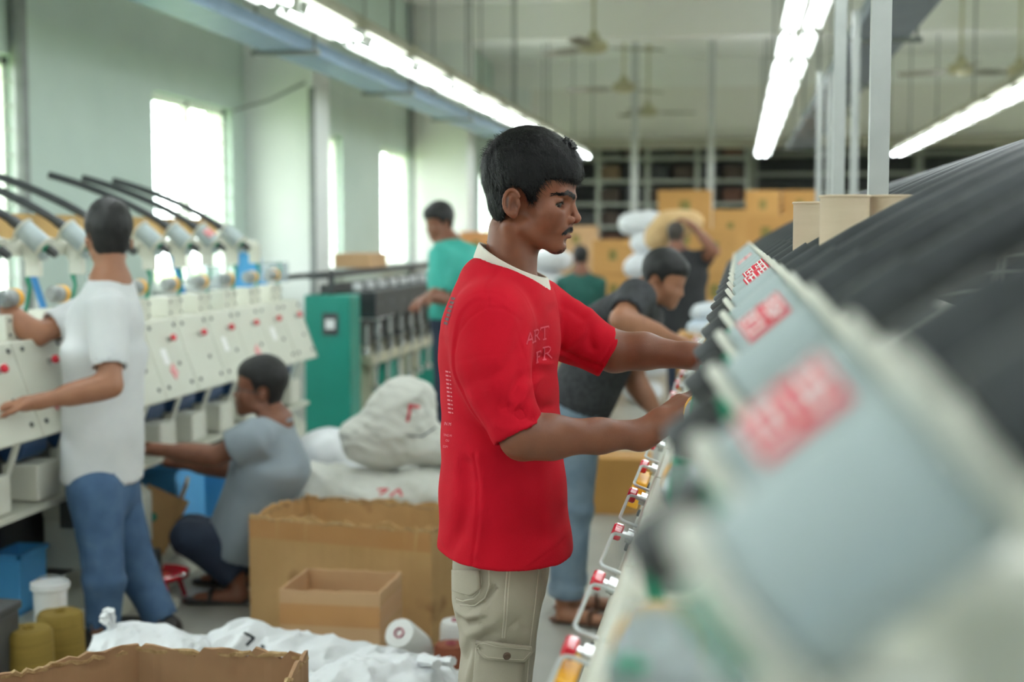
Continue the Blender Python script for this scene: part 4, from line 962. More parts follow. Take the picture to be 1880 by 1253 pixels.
def head_solid(F, R, o, s=1.0, fine=False):
    """skull, face, ears and upper neck; local x forward, y to the left, z up, origin between the ear canals"""
    F.frame(R, o); q = mm * s
    E = lambda c, r, k=8, op='u', Rr=None: F.ell(np.array(c) * q, np.array(r) * q, k * q, op, Rr)
    C = lambda a, b, ra, rb, k=8, op='u': F.cone(np.array(a) * q, np.array(b) * q, ra * q, rb * q, k * q, op)
    E((14, 0, 56), (82, 68, 76)); E((58, 0, 44), (43, 56, 44), 20)
    E((46, 0, -16), (46, 52, 60), 22)
    for y in (-1, 1):
        C((10, y * 43, -44), (64, y * 13, -74), 13, 12, 24); E((58, y * 36, -20), (24, 20, 26), 18); E((60, y * 43, -14), (20, 12, 10), 14)
        C((93, y * 6, 14), (82, y * 40, 18), 7.5, 7.5, 10)
    E((67, 0, -74), (15, 19, 14), 12); E((68, 0, -46), (23, 27, 24), 12)
    if fine:
        for y in (-1, 1): E((92, y * 38, 1.5), (21, 17, 9.5), 9, 'sub')
        C((93, 0, 4), (102, 0, -24), 5.5, 7.5, 7); E((101.5, 0, -26), (9, 8.5, 8), 6)
        for y in (-1, 1):
            E((91, y * 12.5, -29), (10, 6.5, 7.5), 4.5); E((97, y * 6.5, -35.5), (5, 3, 4), 2.5, 'sub')
        C((92, 0, -35), (90, 0, -42), 4, 5, 6)
        for y in (-1, 1):
            C((90, y * 2, -48), (76, y * 19, -53), 5.0, 3.2, 4); C((87.5, y * 2, -58.5), (75, y * 17, -55), 5.4, 3.2, 4)
        C((91, -14, -53.6), (91, 14, -53.6), 1.5, 1.5, 2.5, 'sub'); C((83, -22, -53.8), (83, 22, -53.8), 1.0, 1.0, 2, 'sub')
        E((86, 0, -68), (7, 13, 4), 8, 'sub')
        for y in (-1, 1):
            E((68.5, y * 34, 1.5), (13.4, 14.4, 12.8), 4); E((72, y * 34, 7.5), (9.5, 14, 5.0), 4)
            E((80, y * 39.0, -2.4), (12, 14.5, 3.6), 1.4, 'sub', np.array(Matrix.Rotation(math.radians(-6), 3, 'Y')))
    else:
        for y in (-1, 1): E((96, y * 32, 1), (13, 15, 9), 9, 'sub')
        C((93, 0, 2), (101, 0, -25), 6, 9, 7)
        for y in (-1, 1): E((90, y * 12, -29), (10, 7, 8), 6); C((89, y * 2, -48), (76, y * 18, -53), 5.5, 3.5, 5); C((86, y * 2, -58), (75, y * 17, -55), 5.5, 3.5, 5)
    for y in (-1, 1):   # ears
        Rt = np.array(Matrix.Rotation(math.radians(-10), 3, 'Y') @ Matrix.Rotation(math.radians(y * 22), 3, 'Z'))
        E((-4, y * 70, 2), (15.5, 4.5, 24), 5, 'u', Rt)
        if fine:
            E((1, y * 77.5, 0), (8.5, 6, 13), 3, 'sub', Rt); rim = []
            for a in range(-40, 236, 23):
                t_ = math.radians(a); rim.append((-3 - 14.5 * math.cos(t_ - 1.45) * 1.0, y * (74.0 + 2.2 * math.sin(t_)), 3 + 22.5 * math.sin(t_ - 1.45 + math.pi)))
            rim = [( -3.5 + 14.5 * math.sin(math.radians(a)) * -1, y * 75.2, 3 + 22.0 * math.cos(math.radians(a))) for a in range(-62, 200, 20)]
            for a_, b_ in zip(rim[:-1], rim[1:]): C(a_, b_, 3.2, 3.2, 2.2)
            C((-9, y * 75, -12), (-7, y * 75, 12), 2.4, 2.6, 3); C((9, y * 73, -3), (8, y * 73, 5), 3.2, 3.0, 3); E((-1, y * 72.5, -20), (7, 4, 7), 4)
    F.frame(); return F
HAIR_POLY = [(118, 30), (112, 42), (100, 40), (86, 44), (58, 42), (44, 33), (36, 20), (31, 3), (24, 6), (17, 20), (10, 30), (-4, 34), (-16, 26), (-21, 10), (-22, -10), (-27, -30), (-40, -38), (-52, -40), (-100, -46), (-110, 190), (130, 190)]
def poly_sdf(px, pz, poly):
    d = np.full(np.broadcast(px, pz).shape, 1e9, np.float32); inside = np.zeros(d.shape, bool); n = len(poly)
    for i in range(n):
        ax, az = poly[i]; bx, bz = poly[(i + 1) % n]; ex, ez = bx - ax, bz - az
        wx = px - ax; wz = pz - az; t = np.clip((wx * ex + wz * ez) / (ex * ex + ez * ez), 0, 1)
        d = np.minimum(d, (wx - ex * t) ** 2 + (wz - ez * t) ** 2)
        c = ((az > pz) != (bz > pz)) & (px < (bx - ax) * (pz - az) / (bz - az + 1e-9) + ax); inside ^= c
    d = np.sqrt(d); return np.where(inside, -d, d)
def hair_solid(R, o, s, h, vol=1.0, poly=HAIR_POLY, noise=1.6, top=1.0):
    q = mm * s; ext = 0.17 * s; o = np.array(o, float); c = o + R @ np.array([15, 0, 55]) * q
    F = Field(c - ext, c + ext, h); F.frame(R, o)
    E = lambda cc, r, k=14: F.ell(np.array(cc) * q, np.array(r) * q, k * q)
    E((13, 0, 57 + 2 * vol), (82 + 6 * vol, 68 + 5.5 * vol, 76 + 9 * vol)); E((60, 0, 62 + 4 * vol), (45 + 6 * vol, 56 + 4 * vol, 36 + 8 * vol * top), 20); E((-2, 0, 2), (56 + 2 * vol, 62 + 2 * vol, 52), 16)
    X = F.ax[0][:, None, None] - o[0]; Y = F.ax[1][None, :, None] - o[1]; Z = F.ax[2][None, None, :] - o[2]
    P = [(R[0, i] * X + R[1, i] * Y + R[2, i] * Z) / q for i in range(3)]
    rs = np.random.RandomState(3)
    F.f = F.f + (noise * q * (snoise(P[0], P[1] * 1.3, P[2] * 0.6, 0.16, 4) + 0.6 * snoise(P[0] * 1.2, P[1], P[2] * 0.4, 0.4, 5))).astype(np.float32)
    d = (poly_sdf(P[0].astype(np.float32), P[2].astype(np.float32), poly) + 1.2 * np.sin(P[0] * 0.5) * np.sin(P[1] * 0.3)) * q
    F._op((slice(None),) * 3, d.astype(np.float32), 5 * q, 'int'); F.frame()
    V, Q = F.nets(); return smooth_v(V, Q, 1), Q
def hand_solid(F, w_, d, n, side, s=1.0, curl=0.5, k=0.006, thumb=0.6):
    """palm and five fingers; d along the hand, n out of the palm, side towards the thumb"""
    w_ = np.array(w_, float); d = unit(d); n = unit(np.array(n, float) - d * np.dot(n, d)); u = np.cross(d, n); u = u if np.dot(u, side) > 0 else -u
    F.cone(w_ - d * 0.02 * s, w_ + d * 0.03 * s, 0.026 * s, 0.028 * s, 0.012)
    for t in (-0.026, -0.009, 0.009, 0.026):
        F.cone(w_ + d * 0.022 * s + u * t * 0.8 * s, w_ + d * 0.088 * s + u * t * s - n * 0.002, 0.0155 * s, 0.0125 * s, 0.012)
    for t, L in ((0.029, 0.90), (0.0095, 1.0), (-0.0095, 0.95), (-0.028, 0.76)):
        p = w_ + d * 0.088 * s + u * t * s; a = curl * 0.5
        for ln, r0, r1 in ((0.042, 0.0105, 0.0095), (0.027, 0.0095, 0.0088), (0.021, 0.0088, 0.0075)):
            dr = unit(d * math.cos(a) + n * math.sin(a) + u * t * 2.0); p2 = p + dr * ln * L * s; F.cone(p, p2, r0 * s, r1 * s, k); p = p2; a += curl
    p = w_ + d * 0.025 * s + u * 0.028 * s; dr = unit(d * 0.6 + u * 0.75 + n * 0.35 * thumb); p2 = p + dr * 0.042 * s; F.cone(p, p2, 0.0145 * s, 0.0115 * s, 0.01)
    dr = unit(d * 0.95 + u * 0.2 + n * 0.5 * thumb); p3 = p2 + dr * 0.032 * s; F.cone(p2, p3, 0.0115 * s, 0.010 * s, k); F.cone(p3, p3 + unit(d + n * 0.5) * 0.022 * s, 0.010 * s, 0.008 * s, k)
    return F
def skin_mat(name, c1, c2):
    m = mat(name, c1, c2, 25, 0.46, 0.10, 500, sss=0.05, detail=6)
    return m
def figure(label, J, h, skin, hair, shirt, trousers, shoes=None, s=1.0, sleeve=0.75, loose=1.0, face=(1, 0, 0), hair_vol=0.6, torso_side=(0, 1, 0), hem=None, leg_loose=1.0,
           hands=('d', 'd'), shirt_name='t_shirt', hip_r=0.115, waist=True, curl=0.5, belly=0.0, sandals=False, hair_poly=HAIR_POLY, cuff=0.0, wrinkle=0.004, head_s=1.0):
    J = {k: np.array(v, float) for k, v in J.items()}
    al = np.array([v for v in J.values()]); lo = al.min(0) - 0.2; hi = al.max(0) + np.array([0.2, 0.2, 0.24]); lo[2] = max(lo[2], -0.01)
    base = (J['footR'] + J['footL']) / 2; root = thing('person', label, 'person', (base[0], base[1], 0.0))
    up = unit(J['neck'] - J['pelvis']); sd = unit(torso_side)
    R = head_frame(face)
    # --- body
    F = Field(lo, hi, h); head_solid(F, R, J['head'], s * head_s)
    hb = J['head'] + R @ np.array([-10, 0, -25]) * mm * s
    F.cone(hb, J['neck'], 0.050 * s, 0.058 * s, 0.02); F.cone(J['neck'], J['chest'], 0.07 * s, 0.10 * s, 0.03, side=sd, sx=1.35); F.cone(J['chest'], J['pelvis'], 0.105 * s, 0.105 * s, 0.04, side=sd, sx=1.3)
    F.cone(J['shR'], J['shL'], 0.055 * s, 0.055 * s, 0.04)
    for q in 'RL':
        F.chain([J['sh' + q], J['el' + q], J['wr' + q]], [0.052 * s, 0.040 * s, 0.027 * s], 0.02); F.cone(J['el' + q] * 0.8 + J['wr' + q] * 0.2, J['el' + q] * 0.45 + J['wr' + q] * 0.55, 0.041 * s, 0.035 * s, 0.03)
        d = unit(J['wr' + q] - J['el' + q]) if ('hand' + q) not in J else unit(J['hand' + q] - J['wr' + q])
        nrm = np.array([0, 0, -1.0]) if abs(d[2]) < 0.8 else np.array([0, 1.0, 0])
        hand_solid(F, J['wr' + q] + d * 0.02, d, nrm, np.cross(d, [0, 0, 1]) * (1 if q == 'R' else -1) + np.array([0, 0, 0.4]), s, curl)
        F.chain([J['hip' + q], J['kn' + q], J['an' + q]], [0.085 * s, 0.056 * s, 0.038 * s], 0.03)
        f = unit(J['toe' + q] - J['foot' + q]); F.cone(J['an' + q], J['foot' + q] + np.array([0, 0, 0.035]), 0.038 * s, 0.034 * s, 0.02); F.cone(J['foot' + q] + np.array([0, 0, 0.035]), J['toe' + q] + np.array([0, 0, 0.022]), 0.034 * s, 0.022 * s, 0.02, side=np.cross(f, [0, 0, 1]), sx=1.4)
    V, Q = F.nets(); V = smooth_v(V, Q, 2); wobj('body', np_mesh('body', V, Q, skin), root)
    # --- hair
    V, Q = hair_solid(R, J['head'], s * head_s, max(0.004, h * 0.6), hair_vol, hair_poly); wobj('hair', np_mesh('hair', V, Q, hair), root)
    # --- trousers
    F = Field(lo, hi, h)
    F.cone(J['pelvis'], (J['hipR'] + J['hipL']) / 2, hip_r * s, hip_r * s * 1.02, 0.04, side=sd, sx=1.28)
    for q in 'RL':
        F.cone(J['hip' + q], J['kn' + q], 0.098 * s * leg_loose, 0.074 * s * leg_loose, 0.035)
        an = J['an' + q]; F.cyl(J['kn' + q], an, 0.074 * s * leg_loose, 0.062 * s * leg_loose, 0.03); F.cyl(an + (an - J['kn' + q]) * 0.02, an - (an - J['kn' + q]) * 0.12, 0.052 * s * leg_loose, 0.056 * s * leg_loose, 0.004, 'sub')
        if cuff: F.cyl(an, an + (J['kn' + q] - an) * cuff, 0.068 * s * leg_loose, 0.070 * s * leg_loose, 0.004)
    F.warp(lambda X, Y, Z: wrinkle * (snoise(X, Y, Z * 2.2, 18, 11) + 0.6 * snoise(X, Y, Z * 1.5, 40, 12)))
    V, Q = F.nets(); V = smooth_v(V, Q, 2); wobj('trousers', np_mesh('trousers', V, Q, trousers), root)
    # --- shirt
    F = Field(lo, hi, h); hm = J['hem'] if 'hem' in J else J['pelvis'] - up * 0.06
    F.cyl(J['chest'] - up * 0.0, hm, 0.128 * s * loose, (0.135 + belly) * s * loose, 0.03, side=sd, sx=1.25); F.cone(J['chest'], J['neck'] - up * 0.04 * s, 0.125 * s * loose, 0.085 * s, 0.05, side=sd, sx=1.35)
    F.cone(J['shR'], J['shL'], 0.068 * s, 0.068 * s, 0.05); F.ell((J['shR'] + J['shL']) / 2 - up * 0.05, np.array([0.13, 0.13, 0.1]) * s, 0.05)
    for q in 'RL':
        e = J['sh' + q] + (J['el' + q] - J['sh' + q]) * sleeve; d = unit(J['el' + q] - J['sh' + q])
        F.cyl(J['sh' + q] - d * 0.02, e, 0.072 * s * loose, 0.064 * s * loose, 0.035); F.cyl(e - d * 0.035, e + d * 0.02, 0.049 * s * loose, 0.050 * s * loose, 0.004, 'sub')
        if sleeve > 1.2:
            pass
    F.cyl(hm + up * 0.05, hm - up * 0.03, 0.118 * s * loose, (0.125 + belly) * s * loose, 0.004, 'sub', side=sd, sx=1.25)
    F.cone(J['neck'] - up * 0.015 * s, hb, 0.064 * s, 0.066 * s, 0.012, 'sub')
    F.warp(lambda X, Y, Z: wrinkle * (snoise(X, Y, Z * 0.7, 16, 21) + 0.7 * snoise(X * 1.3, Y, Z, 36, 22)))
    V, Q = F.nets(); V = smooth_v(V, Q, 2); so = wobj(shirt_name, np_mesh(shirt_name, V, Q, shirt), root)
    # --- footwear
    if shoes is not None:
        for q in 'RL':
            f = unit(J['toe' + q] - J['foot' + q]); f[2] = 0; sdv = np.cross(f, [0, 0, 1]); F = Field(np.minimum(J['foot' + q], J['toe' + q]) - 0.1, np.maximum(J['foot' + q], J['toe' + q]) + 0.12, 0.006)
            a = J['foot' + q] * [1, 1, 0] - f * 0.03; b = J['toe' + q] * [1, 1, 0] + f * 0.02
            if sandals:
                F.cone(a + [0, 0, 0.012], b + [0, 0, 0.012], 0.036, 0.042, 0.01, side=(0, 0, 1), sx=0.35)
                st = MB(); m_ = a * 0.35 + b * 0.65; st.tube([m_ - sdv * 0.045 + [0, 0, 0.01], m_ - sdv * 0.035 + [0, 0, 0.05], m_ + [0, 0, 0.06], m_ + sdv * 0.035 + [0, 0, 0.05], m_ + sdv * 0.045 + [0, 0, 0.01]], 0.009, 6)
            else:
                F.cone(a + [0, 0, 0.04], b + [0, 0, 0.035], 0.042, 0.036, 0.02, side=sdv, sx=1.1); F.cone(a + [0, 0, 0.05], J['an' + q] * 0.6 + a * 0.4 + [0, 0, 0.02], 0.042, 0.04, 0.02)
            F.plane((0, 0, 0.0), (0, 0, -1), 0.006)
            V, Q = F.nets(); V = smooth_v(V, Q, 1); o = wobj('sandal' if sandals else 'shoe', np_mesh('shoe', V, Q, shoes), root)
            if sandals: so2 = st.build('strap', shoes, o); 
    return root, so
SK1 = skin_mat('warm_brown_skin', (158, 108, 82), (168, 118, 90)); SK2 = skin_mat('deep_brown_skin', (126, 80, 60), (136, 88, 66))
HB = mat('black_hair', (17, 17, 18), (27, 27, 28), 30, 0.55, 0.5, 200, stretch=(1, 1, 0.3))
M_tee = mat('white_cotton', (226, 229, 232), (234, 236, 238), 10, 0.75, 0.1, 250)
M_jean = mat('blue_denim', (62, 92, 128), (76, 106, 142), 14, 0.8, 0.25, 300, c3=(88, 118, 150))
M_jean2 = mat('pale_denim', (110, 132, 152), (132, 152, 170), 10, 0.8, 0.25, 300, c3=(146, 164, 180))
M_navy = mat('navy_cotton', (34, 44, 64), (42, 54, 76), 10, 0.8, 0.2, 300)
M_greysh = mat('grey_blue_shirting', (146, 158, 168), (158, 169, 178), 8, 0.75, 0.1, 250)
M_tealsh = mat('teal_shirting', (54, 170, 156), (68, 180, 166), 8, 0.7, 0.1, 250)
M_blacksh = mat('black_patterned_shirting', (38, 40, 44), (58, 60, 64), 60, 0.75, 0.1, 250, detail=1.0)
M_blackp = mat('plain_black_cotton', (34, 35, 38), (44, 45, 48), 8, 0.8)
M_dgreen = mat('dark_green_shirting', (30, 88, 80), (40, 98, 90), 8, 0.8)
M_shoe = mat('brown_leather', (96, 62, 44), (110, 74, 54), 12, 0.5)
M_dshoe = mat('dark_shoe', (44, 42, 42), None, 8, 0.5)
zv = lambda p, z: np.array([p[0], p[1], z])
# ---- man in the white T-shirt
Y = 4.70; j = lambda px, py, dy=0.0: PY(px, py, Y + dy)
kx = Y / F_PX
J = dict(head=j(201, 447, 0.02), neck=j(203, 520, 0.02), chest=j(193, 640, 0.03), pelvis=j(190, 860, 0.03), hem=j(188, 882, 0.03),
         shL=j(196, 566, -0.15), shR=j(192, 560, 0.20), elL=j(203, 708, -0.24), wrL=j(72, 738, -0.36), handL=j(5, 748, -0.40), elR=j(66, 616, -0.03), wrR=j(-22, 548, -0.06), handR=j(-70, 515, -0.06),
         hipL=j(176, 900, -0.06), hipR=j(206, 900, 0.12), knL=j(192, 1060, -0.06), knR=j(252, 1050, 0.14))
J['anL'] = zv(j(190, 1200, -0.04), 0.09); J['anR'] = zv(j(300, 1200, 0.14), 0.075)
J['footL'] = zv(J['anL'], 0); J['footR'] = zv(J['anR'], 0.0); J['toeL'] = J['footL'] + [-0.17, 0.03, 0]; J['toeR'] = J['footR'] + [-0.15, 0.04, 0]
figure('young man in white T-shirt and blue jeans working at the left machine, seen from behind', J, 0.010, SK1, HB, M_tee, M_jean, M_dshoe, 0.97, 0.78, 1.02, face=(-0.58, 0.8, 0.0), hair_vol=1.2, head_s=1.12, torso_side=(0.15, 1, 0), leg_loose=1.0, curl=0.6, wrinkle=0.003)
# ---- squatting man
Y = 5.50
J = dict(head=j(487, 724), neck=j(506, 775), chest=j(500, 850), pelvis=j(452, 990), hem=j(443, 1012), shL=j(472, 805, -0.17), shR=j(505, 800, 0.19), elL=j(395, 838, -0.2), wrL=j(290, 826, -0.15), elR=j(420, 860, 0.18), wrR=j(330, 850, 0.15),
         hipL=j(440, 1010, -0.09), hipR=j(445, 1005, 0.12), knL=j(345, 985, -0.16), knR=j(350, 975, 0.2))
J['anL'] = zv(j(432, 1075, -0.13), 0.11); J['anR'] = zv(j(436, 1068, 0.14), 0.11)
J['footL'] = zv(J['anL'] + [0.02, 0, 0], 0); J['footR'] = zv(J['anR'] + [0.02, 0, 0], 0); J['toeL'] = J['footL'] + [-0.17, -0.02, 0]; J['toeR'] = J['footR'] + [-0.17, 0.02, 0]
sq, so = figure('squatting man in grey blue shirt with glasses reaching towards the left machine', J, 0.010, SK2, HB, M_greysh, M_navy, M_dshoe, 0.97, 0.62, 1.18, head_s=1.2, face=(-0.98, -0.14, 0.06), hair_vol=0.4, torso_side=(0.1, 1, 0), shirt_name='shirt', sandals=True, wrinkle=0.005)
R = head_frame((-0.98, -0.14, 0.06)); gl_ = MB()
for y in (-1, 1):
    gl_.tube([J['head'] + R @ (1.16 * np.array([91, y * 32 + 17 * math.cos(a), -2 + 13 * math.sin(a)]) * mm) for a in [k * 2 * math.pi / 16 for k in range(16)]], 0.002, 5, closed=True)
    gl_.tube([J['head'] + R @ (1.16 * np.array(p) * mm) for p in ((91, y * 48, 3), (80, y * 64, 6), (0, y * 73, 8))], 0.002, 5)
gl_.tube([J['head'] + R @ (1.16 * np.array(p) * mm) for p in ((93, 15, 0), (99, 0, 4), (93, -15, 0))], 0.002, 5)
o = gl_.build('glasses', M_dark, sq, world=True)
mb = MB(); cpts = [J['neck'] + np.array([math.cos(a) * 0.060, math.sin(a) * 0.062, 0.004 + 0.006 * math.cos(a)]) for a in [k * 2 * math.pi / 20 for k in range(20)]]
mb.tube(cpts, 0.013, 8, closed=True); mb.build('collar', M_greysh, sq, world=True)
# ---- man in teal shirt
Y = 8.2
J = dict(head=j(812, 414), neck=j(824, 448), chest=j(832, 500), pelvis=j(833, 572), hem=j(833, 585), shL=j(812, 470, -0.12), shR=j(858, 468, 0.06), elL=j(806, 538, -0.2), wrL=j(785, 548, -0.32), elR=j(866, 535, -0.04), wrR=j(815, 552, -0.22), handR=j(795, 548, -0.26),
         hipL=j(822, 590, -0.05), hipR=j(845, 590, 0.05), knL=j(820, 735, -0.06), knR=j(846, 735, 0.03))
J['anL'] = zv(j(820, 870, 0), 0.09); J['anR'] = zv(j(848, 870, 0.08), 0.09)
J['footL'] = zv(J['anL'], 0); J['footR'] = zv(J['anR'], 0); J['toeL'] = J['footL'] + [-0.12, -0.12, 0]; J['toeR'] = J['footR'] + [-0.12, -0.12, 0]
tm, so = figure('man in teal shirt standing beside the teal machine, looking down to the left', J, 0.012, SK2, HB, M_tealsh, M_navy, M_dshoe, 0.97, 1.0, 1.0, face=(-0.72, -0.6, -0.2), hair_vol=1.7, torso_side=(0.55, 0.8, 0), shirt_name='shirt', wrinkle=0.004)
c = j(853, 474, 0.0) ; mb = MB(); mb.lathe([(0.0, 0.004), (0.026, 0.003), (0.03, 0.0)], c=J['shR'] + np.array([0.02, -0.075, -0.03]), R=z_to((0.3, -1, 0.1)), n=16); mb.build('arm_badge', mat('rust_badge', (150, 84, 52), (170, 100, 60), 40, 0.7), tm, world=True)
mb = MB(); mb.tube([J['neck'] + np.array([math.cos(a) * 0.068, math.sin(a) * 0.068, 0.01]) for a in [k * 2 * math.pi / 18 for k in range(18)]], 0.018, 8, closed=True); mb.build('collar', M_tealsh, tm, world=True)
# ---- leaning man in black shirt
Y = 5.35
J = dict(head=j(1208, 520), neck=j(1172, 545), chest=j(1130, 600), pelvis=j(1068, 725), hem=j(1060, 748), shR=j(1168, 548, -0.14), shL=j(1168, 585, 0.18), elR=j(1140, 588, -0.30), wrR=j(1252, 632, -0.22), elL=j(1165, 700, 0.16), wrL=j(1205, 760, 0.1),
         hipR=j(1058, 755, -0.06), hipL=j(1062, 755, 0.11), knR=j(1052, 930, -0.05), knL=j(1050, 930, 0.13))
J['anR'] = zv(j(1038, 1110, -0.05), 0.10); J['anL'] = zv(j(1045, 1100, 0.14), 0.10)
J['footR'] = zv(J['anR'], 0); J['footL'] = zv(J['anL'], 0); J['toeR'] = J['footR'] + [0.16, -0.04, 0]; J['toeL'] = J['footL'] + [0.16, 0.03, 0]
figure('man in black patterned shirt and pale jeans leaning over the right machine', J, 0.010, SK1, HB, M_blacksh, M_jean2, M_shoe, 0.97, 0.72, 1.0, face=(0.93, -0.18, -0.33), hair_vol=0.8, torso_side=(0.1, 1, 0), shirt_name='shirt', cuff=0.14, wrinkle=0.004, leg_loose=1.05, sandals=True)
# ---- man with raised arm carrying a tan sack
Y = 11.0
J = dict(head=j(1240, 437), neck=j(1243, 462), chest=j(1255, 505), pelvis=j(1255, 590), hem=j(1255, 610), shL=j(1226, 478), shR=j(1286, 478), elR=j(1312, 462, -0.1), wrR=j(1275, 418, -0.05), handR=j(1262, 408, -0.02), elL=j(1222, 530, 0.1), wrL=j(1232, 575, 0.2),
         hipL=j(1242, 620, 0), hipR=j(1268, 620, 0), knL=j(1242, 700, 0), knR=j(1268, 700, 0))
for q in 'RL':
    J['an' + q] = zv(J['kn' + q], 0.09); J['foot' + q] = zv(J['kn' + q], 0); J['toe' + q] = J['foot' + q] + [0.02, 0.16, 0]
figure('man in black shirt seen from behind with one arm raised to his load', J, 0.014, SK2, mat('greying_hair', (58, 52, 48), (74, 66, 60), 30, 0.6), M_blackp, M_navy, M_dshoe, 0.95, 0.55, 1.15, face=(0.15, 0.98, 0), hair_vol=0.1, torso_side=(1, 0.1, 0), curl=0.7)
cs = j(1232, 412, 0.18); blob('jute_sack', 'tan jute sack riding on the shoulder of the man with raised arm', 'sack', [(cs + np.array([0, 0.06, 0]), (0.14, 0.12, 0.12)), (cs + np.array([0.12, 0.08, 0.02]), (0.14, 0.12, 0.10)), (cs + np.array([-0.1, 0.1, -0.1]), (0.12, 0.12, 0.12))], 0.02, mat('tan_jute', (206, 170, 120), (216, 182, 134), 10, 0.8, 0.2, 120), (0.015, 12, 0.01, 30), 40)
# ---- seated person in dark green
Y = 12.6
t = crate('carton', 'low carton used as a seat by the person in dark green', tuple(zv(j(1065, 600, 0.05), 0)), (0.4, 0.4, 0.42), 0.0, M_card)
bx_ = j(1065, 600, 0.05)
J = dict(head=j(1066, 478), neck=j(1066, 503), chest=j(1065, 535), pelvis=zv(bx_, 0.53), hem=zv(bx_, 0.47), shL=j(1034, 520), shR=j(1098, 520), elL=j(1030, 565, 0.08), wrL=j(1045, 590, 0.28), elR=j(1102, 565, 0.08), wrR=j(1090, 590, 0.28),
         hipL=zv(bx_ + [-0.1, 0.05, 0], 0.50), hipR=zv(bx_ + [0.1, 0.05, 0], 0.50), knL=zv(bx_ + [-0.14, 0.45, 0], 0.5), knR=zv(bx_ + [0.14, 0.45, 0], 0.5))
for q in 'RL':
    J['an' + q] = zv(J['kn' + q], 0.09); J['foot' + q] = zv(J['kn' + q], 0); J['toe' + q] = J['foot' + q] + [0.0, 0.16, 0]
figure('person in dark green shirt seated far off with back turned', J, 0.016, SK2, HB, M_dgreen, M_navy, M_dshoe, 0.95, 0.8, 1.05, face=(-0.3, 0.95, -0.1), hair_vol=0.8, torso_side=(1, 0, 0), shirt_name='shirt')
# ------------------------------------------------------------------ the young man in the red T-shirt (in focus)
YM = 2.65; j = lambda px, py, dy=0.0: PY(px, py, YM + dy)
U = YM / F_PX
man = thing('person', 'young man with moustache in oversized red T-shirt and khaki cargo trousers', 'person', (j(915, 1253)[0], YM, 0.0))
# tinted skin
msk = skin_mat('young_man_skin', (122, 71, 49), (133, 80, 55)); nt = msk.node_tree
b = nt.nodes['Principled BSDF']; ca = nt.nodes.new('ShaderNodeVertexColor'); ca.layer_name = 'tint'; mxr = nt.nodes.new('ShaderNodeMix'); mxr.data_type = 'RGBA'; mxr.blend_type = 'MULTIPLY'; mxr.inputs[0].default_value = 1.0
src = b.inputs['Base Color'].links[0].from_socket; nt.links.new(src, mxr.inputs[6]); nt.links.new(ca.outputs[0], mxr.inputs[7]); nt.links.new(mxr.outputs[2], b.inputs['Base Color'])
# head and neck at fine resolution
HO = j(957, 376); RH = np.stack([unit((0.998, -0.03, 0.0)), unit((0.03, 0.998, 0)), np.array([0, 0, 1.0])], 1)
lo = HO + np.array([-0.15, -0.125, -0.20]); hi = HO + np.array([0.125, 0.125, 0.15])
def mixed_axis(a, b, fa, fb, coarse=0.0046, fine=0.0017):
    q = list(np.arange(fa, fb, fine)); v = fb
    while v < b: q.append(v); v += coarse
    v = fa - coarse; r_ = []
    while v > a: r_.append(v); v -= coarse
    return np.array(r_[::-1] + q)
F = Field(None, None, 0.0046, [mixed_axis(j(800, 1050)[0] - 0.1, 0.14, lo[0], hi[0]), mixed_axis(YM - 0.42, YM + 0.42, lo[1], hi[1]), mixed_axis(-0.005, hi[2] + 0.01, lo[2], hi[2])]); head_solid(F, RH, HO, 1.0, True); FB = F
nk0 = j(940, 425); nk1 = j(930, 525)
F.cone(nk0, nk1, 0.044, 0.047, 0.016, side=(0, 1, 0), sx=1.1); F.cone(j(952, 455), j(952, 530), 0.028, 0.028, 0.03)
for sy in (-1, 1): F.cone(HO + np.array([-0.016, sy * 0.050, -0.04]), j(968, 540) + [0, sy * 0.015, 0], 0.010, 0.009, 0.014)
F.ell(j(932, 580), (0.07, 0.13, 0.06), 0.04)
# arms, hands, trunk and legs
shN, elN, wrN = j(905, 590, -0.17), j(960, 803, -0.225), j(1185, 796, -0.15)
shF, elF, wrF = j(985, 575, 0.17), j(1128, 646, 0.19), j(1270, 655, 0.16)
FB.chain([shN, j(908, 690, -0.205), elN], [0.045, 0.040, 0.038], 0.02); FB.chain([elN, j(1010, 803, -0.21), j(1100, 801, -0.18), wrN], [0.037, 0.037, 0.0285, 0.0240], 0.02)
hand_solid(FB, wrN + [0.006, 0, 0.004], j(1245, 752, -0.12) - wrN, (0.35, 0.25, -0.9), (0.2, 0.9, 0.3), 0.98, 0.45)
FB.chain([shF, elF], [0.05, 0.040], 0.02); FB.chain([elF, j(1180, 645, 0.185), wrF], [0.038, 0.035, 0.024], 0.02)
hand_solid(FB, wrF + [0.01, 0, 0], j(1330, 668, 0.14) - wrF, (0.1, -0.2, -0.9), (0.1, -0.95, 0.3), 0.98, 0.4)
FB.cone(j(930, 640), j(925, 980), 0.078, 0.085, 0.05, side=(0, 1, 0), sx=1.5); FB.cone(j(910, 610, -0.16), j(960, 610, 0.16), 0.04, 0.04, 0.04); FB.cone(j(932, 560), j(930, 640), 0.05, 0.07, 0.04)
hips = [(j(915, 1050, -0.085), -0.085), (j(925, 1050, 0.09), 0.09)]; legs = []
for hp, dy in hips:
    kn = np.array([hp[0] - 0.005, YM + dy * 1.1, 0.47]); an = np.array([hp[0] - 0.03, YM + dy * 1.25, 0.09]); legs.append((hp, kn, an))
    FB.chain([hp, kn, an], [0.065, 0.048, 0.036], 0.03); FB.cone(an, an + [0.0, 0, -0.05], 0.036, 0.034, 0.02); FB.cone(an + [0, 0, -0.05], an + [0.16, 0, -0.068], 0.034, 0.021, 0.02)
V, Q = FB.nets(); V = smooth_v(V, Q, 2); nh = len(V)
L = (V - HO) @ RH / mm    # local millimetres
